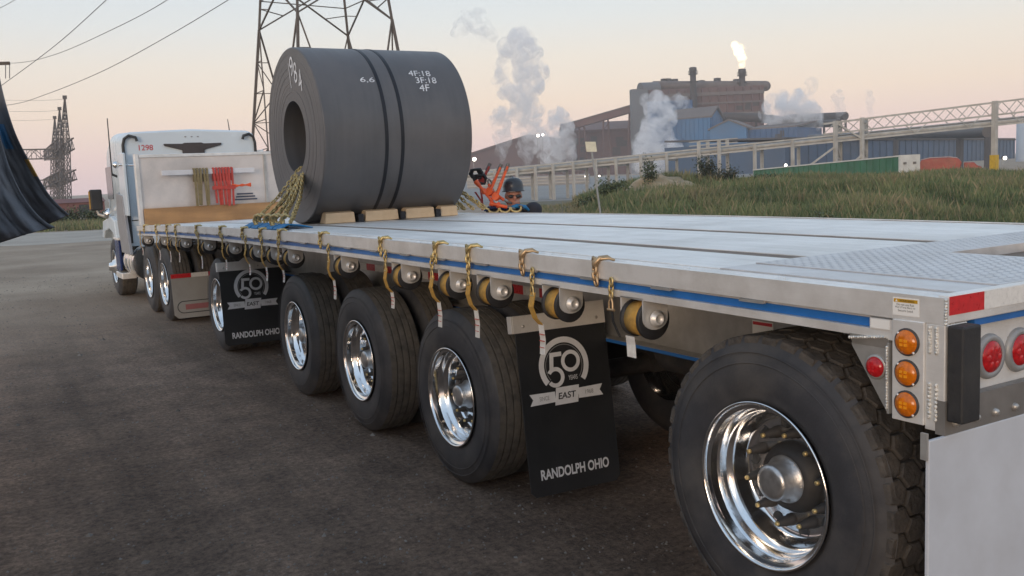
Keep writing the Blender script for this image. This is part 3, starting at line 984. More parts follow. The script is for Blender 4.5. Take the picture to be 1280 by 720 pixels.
# ------------------------------------------------------------------ THE STEEL COIL AND ITS TIE-DOWNS
CX0, CX1, CY, CR = .60, 2.10, 7.35, .84
zd = hz(CY)
CZ = zd + CR + .004
coil = thing('steel_coil', 'huge dark grey rolled steel coil lying across the aluminium trailer deck', 'steel coil', (1.35, CY, zd))
m = MB()
rr_ = random.Random(5)
face = []
q_ = .34
while q_ < CR - .012:
    o_ = rr_.uniform(-.0012, .0012)
    w_ = rr_.uniform(.008, .03)
    face += [(CX0 + o_, q_), (CX0 + o_, min(CR - .012, q_ + w_))]
    q_ += w_ + .0004
m.lathe(face, (0, CY, CZ), 'x', 128, sm=False)
m.lathe([face[-1], (CX0 + .004, CR - .003), (CX0 + .010, CR)], (0, CY, CZ), 'x', 128, sm=False)
m.lathe([(CX0 + .010, CR), (CX1 - .010, CR)], (0, CY, CZ), 'x', 128)
m.lathe([(CX1 - .010, CR), (CX1 - .004, CR - .004), (CX1, CR - .012), (CX1, .34)], (0, CY, CZ), 'x', 128, sm=False)
m.lathe([(CX1, .34), (CX0, .34)], (0, CY, CZ), 'x', 96)
cb = part('coil_body', m, COIL, coil, (1.35, CY, zd))
for a in (1.185, 1.345):
    part('steel_band', MB().lathe([(a, CR - .002), (a, CR + .0035), (a + .034, CR + .0035), (a + .034, CR - .002)], (0, CY, CZ), 'x', 96, sm=False), BAND, coil, (1.35, CY, zd))
def wrap(tx, x, ang, h, wd, shear=.1, bold=.0):
    """print on the coil's round side: x along the axis, ang above horizontal on the side facing the rear"""
    o = lettering('paint_mark', tx, h, CHALK, coil, Matrix.Identity(4), wd, 0, shear, bold)
    for q in o.data.vertices:
        t = ang + q.co.y / CR
        q.co = Vector((x + q.co.x, CY - (CR + .002) * math.cos(t), CZ + (CR + .002) * math.sin(t))) - Vector((1.35, CY, zd))
    return o
wrap('4F:18', 1.66, R(40.5), .072, .23)
wrap('3F:18', 1.70, R(34.5), .072, .22)
wrap('4F', 1.66, R(28.5), .075, .11)
wrap('6,6', 1.10, R(34), .065, .14)
dz = 0
for ch, yy, zz, h in (('1', CY + .0, .58, .24), ('9', CY - .07, .66, .18), ('8', CY - .17, .59, .19), ('4', CY - .29, .50, .20)):
    lettering('paint_mark', ch, h, CHALK, coil, frame(Vector((CX0 - .0032, yy, CZ + zz)) - Vector((1.35, CY, zd)), (0, -1, .25), (0, .25, 1)), .10 if ch != '1' else .025, .0008, .15)

# timbers under the coil, with dark steel coil racks between them
TX = [(.68, .98), (1.08, 1.43), (1.50, 1.82), (1.88, 2.08)]
lbl = ['pale timber block under the coil, closest to the gold chains', 'longest pale timber block under the coil, second from the gold chains',
       'pale timber block under the coil, third from the gold chains', 'short pale timber block under the coil, beside the orange binders']
for (a, b), l in zip(TX, lbl):
    y0 = 6.86
    m = MB().hexa([(a, y0, hz(y0) + .003), (b, y0, hz(y0) + .003), (b, y0 + .16, hz(y0) + .003), (a, y0 + .16, hz(y0) + .003),
                   (a + .012, y0 + .004, hz(y0) + .098), (b - .008, y0 + .004, hz(y0) + .100), (b - .01, y0 + .10, hz(y0) + .115), (a + .01, y0 + .10, hz(y0) + .115)])
    single('timber_block', m, WOODP, l, 'timber', ((a + b) / 2, y0 + .08, hz(y0)), 'pale timbers chocking the coil', bevel=.006)
for x, l in ((1.03, 'dark steel coil rack between the first two pale timbers'), (1.465, 'dark steel coil rack between the middle timbers under the coil'), (1.85, 'dark steel coil rack nearest the orange binders')):
    z0 = hz(6.9) + .003
    m = MB().prism([(6.84, 0), (7.10, 0), (7.10, .03), (6.95, .075), (6.84, .075)], (x - .026, 0, z0), (0, 1, 0), (0, 0, 1), (.052, 0, 0))
    m.box(x - .03, x + .03, 7.10, 7.30, z0, z0 + .004)
    single('coil_rack', m, BAND, l, 'coil rack', (x, 6.95, z0), 'dark racks between the timbers')

# gold chains out of the eye down to the rail on a blue sling
sx0 = .10
m = MB()
def slab(m, pts, w_, th, ax):
    pass
blue_y = [6.12, 7.48]
for k in range(6):
    pass
NCH = 12
ORD = ['first', 'second', 'third', 'fourth', 'fifth', 'sixth', 'seventh', 'eighth', 'ninth', 'tenth', 'eleventh', 'twelfth']
for k in range(NCH):
    f = k / (NCH - 1)
    yb_ = 6.32 + .95 * f
    zb_ = hz(yb_) + .05
    top = Vector((.66, 7.35 + .13 * (f - .5), CZ - .335 + .10 * abs(f - .5)))
    bot = Vector((.17 + .05 * math.sin(k * 2.1), yb_, zb_))
    inn = Vector((1.1, 7.35 + .10 * (f - .5), CZ - .325))
    mid = top.lerp(bot, .5) + Vector((.015, 0, -.03 + random.uniform(-.02, .02)))
    t = thing('tie_down_chain', 'gold chain from the coil eye, %s of the bundle counted from the right' % ORD[k], 'chain', bot, 0, 'gold chains through the coil eye')
    ch = chain_mb([inn, top, mid, bot], .056, .0062, .019, jitter=.5)
    part('chain', ch, GOLD, t, bot)
    if k % 2 == 0:
        hk = MB().path([bot + Vector((-.01, -.05, .055)), bot + Vector((-.03, -.015, .075)), bot + Vector((-.045, .03, .06)), bot + Vector((-.05, .05, .02)), bot + Vector((-.045, .03, -.012)), bot + Vector((-.03, -.015, -.025)), bot + Vector((-.02, -.05, -.01))], [.009, .015, .020, .022, .020, .015, .008], 8)
        part('grab_hook', hk, GOLD, t, bot)
for k in range(5):
    y0 = 6.22 + k * .235
    pts = [(.34, y0 + .10, hz(y0) + .006), (.22, y0 + .09, hz(y0) + .035), (.12, y0 + .08, hz(y0) + .045), (.05, y0 + .05, hz(y0) + .018), (.035, y0 + .04, hz(y0) + .004)]
    m = ribbon(pts, .20, .010)
    single('blue_sling', m, BLUEW, ['blue webbing sling on the rail, nearest the rear of the chain bundle', 'blue webbing sling on the rail, second from the rear of the chain bundle', 'blue webbing sling on the rail under the middle of the chain bundle',
           'blue webbing sling on the rail, second from the front of the chain bundle', 'blue webbing sling on the rail, nearest the front of the chain bundle'][k], 'sling', (.15, y0, hz(y0)), 'blue slings under the gold chains')

# orange ratchet binders and chains on the far rail
BX = 2.36
for k in range(7):
    f = k / 6
    yb_ = 6.75 + .85 * f
    bot = Vector((BX + .04 * math.sin(k * 1.7), yb_, hz(yb_) + .05))
    top = Vector((2.04, 7.35 + .12 * (f - .5), CZ - .335))
    t = thing('tie_down_chain', 'gold chain behind the orange binders on the far rail, %s counted from the right' % ORD[k], 'chain', bot, 0, 'chains behind the orange binders')
    part('chain', chain_mb([Vector((1.6, 7.35, CZ - .325)), top, top.lerp(bot, .5) + Vector((0, 0, -.03)), bot], .062, .0075, .022, jitter=.5), GOLD, t, bot)
def binder(px0, px1, d, lab, r=.019, hook=True, fork=True):
    """ratchet binder between two photo pixels at depth d"""
    a, b = at(*px0, d), at(*px1, d)
    t = thing('ratchet_binder', lab, 'chain binder', a, 0, 'orange binders beside the coil')
    ax = (b - a).normalized()
    L_ = (b - a).length
    m = MB().tube(a, b, r, r * .9, 12).tube(a + ax * L_ * .02, a + ax * L_ * .22, r * 1.5, r * 1.3, 12).tube(a + ax * L_ * .42, a + ax * L_ * .58, r * 1.7, r * 1.7, 12)
    part('binder_body', m, ORANGE, t, a)
    hk = MB().path([b, b + ax * .03, b + ax * .055 + Vector((.02, 0, .0)), b + ax * .05 + Vector((.04, 0, -.01)), b + ax * .02 + Vector((.045, 0, -.01))], .010, 6)
    part('end_hook', hk, DK, t, a)
    return t, a, b, ax
def lever(px0, px1, d, lab, mt=None):
    a, b = at(*px0, d), at(*px1, d)
    t = thing('binder_lever', lab, 'binder lever', a, 0, 'orange levers standing up beside the coil')
    ax = (b - a).normalized()
    sd_ = ax.orthogonal().normalized()
    part('lever_bar', MB().bar(a, a.lerp(b, .55), .052, .026).bar(a.lerp(b, .5), b, .045, .024).tube(a - sd_ * .03, a + sd_ * .03, .040, n=12), mt or ORANGE, t, a, bevel=.003)
    part('lever_grip', MB().tube(b - ax * .05, b + ax * .035, .024, .018, 10), DK, t, a)
    return t
dB = 9.95
binder((594, 226), (616, 252), dB, 'orange ratchet binder slanting down from the coil, leftmost of the binders')
binder((608, 236), (630, 250), dB + .05, 'orange ratchet binder lying across the middle of the binder pile')
binder((618, 248), (611, 230), dB + .10, 'short orange binder tilted up between the two levers')
binder((612, 254), (634, 259), dB, 'orange ratchet binder in front of the worker, lowest of the pile')
lever((612, 240), (625, 209), dB, 'orange lever standing up beside the coil, left one of the upright pair')
lever((620, 246), (634, 208), dB - .05, 'orange lever standing up beside the worker, right one of the upright pair')
lever((603, 226), (611, 208), dB + .15, 'thin red lever behind the upright pair, closest to the coil', REDC)
for i, (px, py) in enumerate(((597, 217), (602, 224))):
    c = at(px, py, dB + .1)
    single('chain_sack', MB().path([c + RT * (.055 + .012 * (k % 3)) * math.cos(k * 1.05) + Vector((0, .004 * k, (.045 + .01 * (k % 2)) * math.sin(k * 1.05))) for k in range(20)], .016, 6), SEAL, ['dark coiled strap resting against the coil, upper left one', 'dark coiled strap resting against the coil, lower right one'][i], 'strap bundle', tuple(c))
for i, px in enumerate((617, 631, 645)):
    q = Vector((2.42, 0, 0))
    c = at(px, 261, dB)
    c.z = hz(c.y) + .035
    t = thing('grab_hook_chain', ['gold grab hook on the far rail, closest to the coil', 'gold grab hook on the far rail, middle of three', 'gold grab hook on the far rail, below the worker'][i], 'chain hook', c, 0, 'gold hooks on the far rail')
    pts = [c + RT * .055 * math.cos(tt) + Vector((0, 0, .045 * math.sin(tt))) for tt in [PI * (.95 + 1.15 * k / 8) for k in range(9)]]
    part('hook', MB().path(pts, [.008, .012, .015, .017, .018, .017, .015, .011, .007], 8), GOLD, t, c)
    part('chain', chain_mb([c + Vector((.05, 0, .02)), c + Vector((.12, .05, -.01)), c + Vector((.2, .1, -.04))], .06, .0075, .022), DK, t, c)
for i, (a, b) in enumerate((((605, 264), (632, 262)), ((636, 260), (657, 262)))):
    A, B = at(*a, dB + .1), at(*b, dB + .1)
    A.z, B.z = hz(A.y) + .03, hz(B.y) + .035
    single('blue_sling', MB().path([A, A.lerp(B, .5) + Vector((0, 0, .02)), B, B + Vector((.05, .02, -.035))], [.02, .024, .022, .014], 8), BLUEW if i else CABBLUE, ['dark blue sling under the gold hooks on the far rail', 'bright blue sling on the far rail in front of the worker'][i], 'sling', tuple(A))
for k, (a, b) in enumerate((((594, 240), (607, 262)), ((600, 232), (603, 263)), ((612, 250), (622, 263)), ((626, 246), (640, 262)))):
    A, B = at(*a, dB + .2), at(*b, dB + .2)
    B.z = hz(B.y) + .02
    single('red_strap', ribbon([tuple(A), tuple(A.lerp(B, .5) + Vector((.01, 0, 0))), tuple(B)], .035, .006), REDC, ['red strap hanging down the coil side, leftmost one', 'red strap hanging beside the dark strap bundle', 'red strap below the two upright levers', 'red strap crossing in front of the worker'][k], 'strap', tuple(B), 'red straps among the binders')

# ------------------------------------------------------------------ THE WORKER behind the trailer
SKIN = mat('tanned_skin', (0.43, 0.20, 0.14), 0.5, 0, 0.08, 12)
JACK = mat('navy_work_jacket', (0.02, 0.022, 0.032), 0.8, 0, 0.15, 8, 0.2, 40)
hp = at(642.5, 258, 10.15)
PX, PY = hp.x, hp.y
def remesh(o, v, smooth=4):
    r = o.modifiers.new('remesh', 'REMESH')
    r.mode = 'VOXEL'
    r.voxel_size = v
    r.use_smooth_shade = True
    s = o.modifiers.new('smooth', 'SMOOTH')
    s.factor = .5
    s.iterations = smooth
worker = thing('person', 'worker in a black hard hat and dark glasses standing behind the trailer', 'person', (PX, PY, 0), math.atan2(CAM.y - PY, CAM.x - PX) + PI / 2 + .12)
H = 1.44                                        # chin height; head centre 1.565
m = MB()
m.ell((0, .0, 1.585), .074, .093, .11, 20, 14)
m.ell((0, -.022, 1.485), .060, .066, .070, 16, 10)       # jaw
m.ell((0, -.076, 1.436), .024, .02, .020, 10, 8)         # chin
m.ell((0, -.098, 1.535), .014, .022, .030, 10, 8)        # nose
m.ell((0, -.085, 1.490), .028, .014, .011, 10, 8)        # lips
for s in (-1, 1):
    m.ell((s * .076, .005, 1.555), .012, .022, .032, 10, 8)
    m.ell((s * .035, -.070, 1.548), .024, .022, .020, 10, 8)
    m.ell((s * .032, -.080, 1.585), .024, .014, .009, 10, 8)   # brow
m.tube((0, .01, 1.36), (0, .005, 1.50), .062, .056, 14)
m.ell((0, .015, 1.17), .185, .115, .25, 18, 12).ell((0, .01, 1.34), .15, .09, .09, 16, 10).ell((0, .01, .95), .165, .115, .14, 16, 10)
SH, EL, WR = {}, {}, {}
for s in (-1, 1):
    SH[s], EL[s], WR[s] = Vector((s * .19, .01, 1.37)), Vector((s * .25, -.06, 1.12)), Vector((s * .16, -.28, 1.27))
    m.ell(SH[s], .065, .065, .07, 12, 8).tube(SH[s], EL[s], .052, .042, 12).ell(EL[s], .042, .042, .042, 10, 8).tube(EL[s], WR[s], .042, .028, 12)
    hd_ = (WR[s] - EL[s]).normalized()
    pc = WR[s] + hd_ * .05
    m.ell(pc, .040, .045, .024, 12, 8)
    for k, (dx, ln_) in enumerate(((-.030, .068), (-.010, .078), (.010, .074), (.029, .058))):
        f0 = pc + Vector((dx, 0, 0)) + hd_ * .03
        f1 = f0 + hd_ * ln_ * .5 + Vector((0, 0, -.006))
        f2 = f1 + hd_ * ln_ * .35 + Vector((0, 0, -.028))
        m.path([f0, f1, f2], [.0095, .0088, .0075], 8)
    m.path([pc + Vector((-s * .03, 0, 0)) - hd_ * .01, pc + Vector((-s * .058, 0, -.005)) + hd_ * .02, pc + Vector((-s * .06, 0, -.018)) + hd_ * .05], [.012, .010, .008], 8)
    m.tube((s * .09, .01, .93), (s * .105, -.01, .50), .085, .058, 14).ell((s * .105, -.012, .50), .057, .057, .057, 12, 8).tube((s * .105, -.01, .50), (s * .11, .02, .09), .054, .038, 14)
    m.ell((s * .115, -.05, .045), .045, .12, .04, 14, 8)
worker.scale = (1.12, 1.12, 1.03)
body = part('body', m, SKIN, worker)
remesh(body, .009)
m = MB()
m.ell((0, .015, 1.17), .205, .137, .27, 18, 12).ell((0, .012, 1.345), .168, .105, .088, 16, 10).ell((0, .012, .93), .185, .135, .14, 16, 10)
m.lathe([(1.36, .10), (1.40, .095), (1.43, .088), (1.435, .07)], (0, .01, 0), 'z', 18).ell((0, .015, 1.385), .15, .09, .07, 16, 10)
for s in (-1, 1):
    m.ell(SH[s] + Vector((0, 0, .03)), .09, .085, .085, 12, 8).tube(SH[s] + Vector((0, 0, .02)), EL[s], .074, .058, 12).ell(EL[s], .058, .058, .058, 10, 8).tube(EL[s], EL[s].lerp(WR[s], .9), .058, .045, 12)
jk = part('jacket', m, JACK, worker)
remesh(jk, .016)
m = MB()
for s in (-1, 1):
    m.tube((s * .09, .01, .93), (s * .105, -.01, .50), .105, .078, 14).ell((s * .105, -.012, .5), .077, .077, .077, 12, 8).tube((s * .105, -.01, .50), (s * .11, .02, .10), .076, .064, 14)
m.ell((0, .012, .92), .178, .128, .12, 16, 10)
tr = part('trousers', m, MATS['navy_work_jacket'], worker)
remesh(tr, .016)
m = MB()
for s in (-1, 1):
    m.ell((s * .115, -.055, .05), .058, .14, .048, 14, 8).tube((s * .11, .02, .06), (s * .11, .02, .2), .062, .062, 12)
bt = part('boots', m, SEAL, worker)
remesh(bt, .014)
m = MB().lathe([(1.602, .100), (1.600, .112), (1.606, .113), (1.612, .104), (1.66, .102), (1.70, .092), (1.73, .070), (1.745, .04), (1.75, 0)], (0, .0, 0), 'z', 28)
m.prism([(-.085, 0), (-.06, .05), (0, .068), (.06, .05), (.085, 0)], (0, -.088, 1.600), (1, 0, 0), (0, -1, 0), (0, 0, .006))
m.path([(0, .085, 1.66), (0, .06, 1.72), (0, 0, 1.752), (0, -.06, 1.722), (0, -.09, 1.655)], .012, 6)
part('hard_hat', m, mat('black_hard_hat', (0.03, 0.034, 0.042), 0.3, 0, 0.1, 10), worker)
m = MB()
for s in (-1, 1):
    m.ell((s * .034, -.092, 1.552), .029, .010, .018, 12, 8).tube((s * .06, -.088, 1.557), (s * .082, .0, 1.565), .004, n=6)
m.tube((-.012, -.104, 1.556), (.012, -.104, 1.556), .004, n=6)
part('dark_glasses', m, GLASS, worker)

# ------------------------------------------------------------------ THE TRACTOR UNIT
TO = (1.25, 14.7, 0.0)
truck = thing('tractor_truck', 'white sleeper cab truck numbered 1298 pulling the flatbed trailer', 'truck', TO)
def tpart(name, mb, mt, parent=truck, **k):
    return part(name, mb, mt, parent, TO if parent is truck else TO, **k)
ytc = 14.7
# cab shell: cross-section rings along y
def ring(y, x0, x1, z0, z1, rt, n=6):
    pts = [(x0, y, z0)]
    for k in range(n + 1):
        t = PI - PI / 2 * k / n
        pts.append((x0 + rt + rt * math.cos(t), y, z1 - rt + rt * math.sin(t)))
    c = (x0 + x1) / 2
    pts.append((c, y, z1 + .035))
    for k in range(n + 1):
        t = PI / 2 - PI / 2 * k / n
        pts.append((x1 - rt + rt * math.cos(t), y, z1 - rt + rt * math.sin(t)))
    pts.append((x1, y, z0))
    return pts
cx0, cx1 = .10, 2.30
rg = [ring(ytc, cx0 + .02, cx1 - .02, .95, 2.76, .17), ring(ytc + .05, cx0, cx1, .95, 2.79, .19), ring(ytc + 1.2, cx0, cx1, .95, 2.84, .20), ring(ytc + 1.9, cx0 + .03, cx1 - .03, .95, 2.70, .22),
      ring(ytc + 2.25, cx0 + .05, cx1 - .05, .95, 2.25, .22), ring(ytc + 2.7, cx0 + .10, cx1 - .10, .95, 1.75, .2), ring(ytc + 4.0, cx0 + .25, cx1 - .25, .8, 1.55, .25), ring(ytc + 4.25, cx0 + .35, cx1 - .35, .7, 1.35, .25)]
m = MB()
n = len(rg[0])
for r_ in rg:
    m.v += r_
for i in range(len(rg) - 1):
    for k in range(n):
        m.f.append((i * n + k, (i + 1) * n + k, (i + 1) * n + (k + 1) % n, i * n + (k + 1) % n))
        m.mi.append(0)
        m.sm.append(k not in (n - 1,))
m.f += [tuple(range(n)), tuple(range(len(m.v) - 1, len(m.v) - n - 1, -1))]
m.mi += [0, 0]
m.sm += [False, False]
cab = tpart('cab', m, CABW)
for s in (0, 1):
    x = cx0 - .006 if not s else cx1 + .001
    part('side_window', MB().box(x, x + .005, ytc + 1.25, ytc + 1.95, 1.72, 2.28), GLASS, cab, TO)
# rear face: dark seals at the corners, horizontal seam, emblem, number
m = MB()
for s in (0, 1):
    X = (lambda q: q) if not s else (lambda q: cx0 + cx1 - q)
    m.path([(X(cx0 + .035), ytc - .02, 1.0), (X(cx0 + .035), ytc - .02, 2.58), (X(cx0 + .06), ytc - .03, 2.68), (X(cx0 + .13), ytc - .04, 2.73), (X(cx0 + .23), ytc - .05, 2.70), (X(cx0 + .25), ytc - .05, 2.64)], .024, 8)
    part('corner_seal', m, SEAL, cab, TO)
    m = MB()
m = MB().prism([(-.47, .09), (-.17, .085), (-.14, .10), (.14, .10), (.17, .085), (.47, .09), (.46, .055), (.25, .0), (.18, -.02), (.17, -.20), (-.17, -.20), (-.18, -.02), (-.25, .0), (-.46, .055)], (1.23, ytc - .001, 2.50), (1, 0, 0), (0, 0, 1), (0, -.03, 0))
part('rear_window_hood', m, mat('brown_black_plastic', (0.055, 0.045, 0.045), 0.5), cab, TO, bevel=.008)
for k in range(3):
    part('roof_light', MB().ell((1.12 + .10 * k, ytc - .003, 2.70), .018, .01, .01, 8, 6), DKG, cab, TO)
lettering('lettering', '1298', .09, REDTXT, cab, frame(Vector((.485, ytc - .002, 2.535)) - Vector(TO), (1, 0, 0), (0, 0, 1)), .22, .001, 0, .008)
part('seam', MB().box(cx0 + .07, cx1 - .07, ytc - .006, ytc - .001, 1.36, 1.375), SEAL, cab, TO)
# side extender, fairings, steps, tank
part('side_extender', MB().box(cx0 - .03, cx0 + .015, ytc - .28, ytc + .28, 1.45, 2.45), CABW, truck, TO, bevel=.012)
part('side_extender', MB().box(cx1 - .015, cx1 + .03, ytc - .28, ytc + .28, 1.45, 2.45), CABW, truck, TO, bevel=.012)
m = MB()
for s in (0, 1):
    x = cx0 - .05 if not s else cx1 + .03
    m = MB().prism([(-.30, .55), (.55, .55), (.75, 1.05), (.62, 1.55), (.05, 1.5), (-.12, 1.0)], (x, ytc, 0.28), (0, 1, 0), (0, 0, 1), (.05, 0, 0))
    part('quarter_fender', m, mat('grey_fender', (0.30, 0.30, 0.31), 0.45, 0.3) if not s else MATS['grey_fender'], truck, TO, bevel=.01)
for s in (0, 1):
    xc = .36 if not s else 2.1
    m = MB().tube((xc, ytc - .35, .68), (xc, ytc + .75, .68), .29, n=28)
    tk = part('fuel_tank', m, CHROME, truck, TO)
    for yy in (-.15, .12, .5):
        b = MB()
        b.lathe([(ytc + yy, .293), (ytc + yy + .002, .298), (ytc + yy + .05, .298), (ytc + yy + .052, .293)], (xc, 0, .68), 'y', 28)
        part('tank_strap', b, ALU, tk, TO)
    xs = .04 if not s else 2.36
    part('side_skirt', MB().box(xs, xs + .04, ytc + .80, ytc + 1.25, .50, 1.02), CABBLUE, truck, TO, bevel=.01)
    part('step', MB().box(xs - .01, xs + .22, ytc + .62, ytc + 1.3, .37, .47).box(xs - .01, xs + .2, ytc + .76, ytc + 1.3, 1.025, 1.07), ALU, truck, TO, bevel=.01)
    part('fender', MB().prism([(0, 1.02), (.1, 1.35), (.5, 1.42), (1.5, 1.32), (1.75, 1.0), (1.55, 1.0), (1.35, 1.13), (.75, 1.2), (.3, 1.12), (.15, 1.0)], (xs, ytc + 1.0, 0), (0, 1, 0), (0, 0, 1), (.3, 0, 0)), CABW, truck, TO, bevel=.02)
    part('exhaust_pipe', MB().tube((xs + .09, ytc + .02, 1.25), (xs + .09, ytc + .02, 2.15), .035, n=14), CHROME, truck, TO)
m = MB()
for x in (.85, 1.65):
    m.box(x - .05, x + .05, ytc - 3.2, ytc + 3.8, .72, .98)
m.box(.8, 1.7, ytc - 2.6, ytc - 1.6, .985, 1.17).box(.85, 1.65, ytc - .4, ytc - .1, .99, 1.25)
for y in (12.22, 13.42, 16.42):
    m.tube((.4, y, .51), (2.1, y, .51), .07, n=10)
m.box(.5, 2.0, 12.3, 13.3, .40, .55)
part('chassis', m, STEELD, truck, TO)
# wheels
for y in (12.22, 13.42):
    for s in (0, 1):
        x = .15 if not s else 2.35
        wheel(truck, x - TO[0], y - TO[1], .52, RIB_TYRE, flip=bool(s), rotx=y)
        wheel(truck, (x + .34 if not s else x - .34) - TO[0], y - TO[1], .52, RIB_TYRE, flip=bool(s), inner=True)
FRIM = MB().lathe([(.012, .270), (-.004, .299), (-.010, .297), (-.006, .288), (.02, .28), (.03, .262), (.045, .255), (.03, .22), (.005, .17), (.0, .13), (-.04, .11), (-.05, .08), (-.10, .07), (-.11, 0)], (0, 0, 0), 'x', 64).mesh('wheel', CHROME)
for s in (0, 1):
    x = .08 if not s else 2.42
    wl = link('wheel', FRIM, truck, (x - TO[0], 16.42 - TO[1], .52), (0, 0, PI if s else 0))
    link('tyre', RIB_TYRE, wl)
# mirror, spot lamp, antennas
mm = at(120, 249, 16.6)
m = MB().box(mm.x - .10, mm.x + .10, mm.y - .06, mm.y + .06, mm.z - .20, mm.z + .17)
mi_ = part('mirror', m, SEAL, truck, TO, bevel=.025)
part('mirror_edge', MB().box(mm.x - .115, mm.x - .1005, mm.y - .05, mm.y + .03, mm.z - .17, mm.z + .14), STRAP, mi_, TO)
part('mirror_arm', MB().path([(mm.x + .0, mm.y, mm.z - .19), (mm.x + .02, mm.y, mm.z - .27), (mm.x + .14, mm.y - .05, mm.z - .32), (mm.x + .40, mm.y - .1, mm.z - .36)], [.025, .03, .035, .04], 10), ALU_DULL, mi_, TO)
part('convex_mirror', MB().ell((mm.x + .19, mm.y - .06, mm.z - .27), .10, .09, .10, 16, 10), CHROME, mi_, TO)
sp_ = at(145, 206, 14.9)
part('spot_lamp', MB().lathe([(-.04, 0), (-.03, .035), (.0, .055), (.02, .055), (.02, 0)], tuple(sp_), 'y', 18).path([tuple(sp_), (sp_.x + .12, sp_.y - .05, sp_.z - .01), (sp_.x + .25, sp_.y - .1, sp_.z - .02)], .018, 8), CHROME, truck, TO)
a0, a1 = at(140, 218, 15.6), at(134, 148, 15.6)
b0, b1 = at(287.5, 168, 16.5), at(284.5, 149, 16.5)
part('antenna', MB().tube(a0, a1, .012, .008, 6).tube(a0, a0 + Vector((.10, 0, -.05)), .02, n=8), SEAL, truck, TO)
part('antenna', MB().tube(b0, b1, .010, .006, 6), SEAL, truck, TO)
# white mud flaps with an oval badge
def truck_flap(x0, x1):
    u, v = Vector((1, 0, 0)), Vector((0, .12, 1)).normalized()
    n_ = u.cross(v)
    o = Vector((x0, 11.62, .085))
    W_, H_ = x1 - x0, .60
    c = .05
    fl = part('mud_flap', MB().prism([(c, 0), (W_ - c, 0), (W_, c), (W_, H_), (0, H_), (0, c)], o, u, v, -n_ * .008), GREYF, truck, TO)
    q = .012
    for k, (a, b) in enumerate(((0, .42), (.422, .78), (.782, 1.0))):
        part('tape_strip', MB().prism([(W_ * a, H_ - .05), (W_ * b, H_ - .05), (W_ * b, H_ + .008), (W_ * a, H_ + .008)], o + n_ * .002, u, v, n_ * .002), RED_T if k != 1 else WHT_T, fl, TO)
    def oval(a, b, r0, nm, mt, d):
        pts = []
        L2 = W_ * a / 2 - r0
        for k in range(13):
            t = -PI / 2 + PI * k / 12
            pts.append((W_ * .48 + L2 + r0 * math.cos(t), .15 + r0 * math.sin(t)))
        for k in range(13):
            t = PI / 2 + PI * k / 12
            pts.append((W_ * .48 - L2 + r0 * math.cos(t), .15 + r0 * math.sin(t)))
        part(nm, MB().prism(pts, o + n_ * d, u, v, n_ * .0012), mt, fl, TO)
    oval(.82, 0, .085, 'oval_badge', STEELD, .0012)
    oval(.78, 0, .073, 'oval_badge', GREYF, .0027)
    part('red_bar', MB().prism([(W_ * .24, .112), (W_ * .70, .112), (W_ * .74, .185), (W_ * .24, .185)], o + n_ * .0045, u, v, n_ * .001), mat('faded_red_print', (0.33, 0.12, 0.12), 0.6) if 'faded_red_print' not in MATS else MATS['faded_red_print'], fl, TO)
truck_flap(.14, .78)
truck_flap(1.75, 2.38)

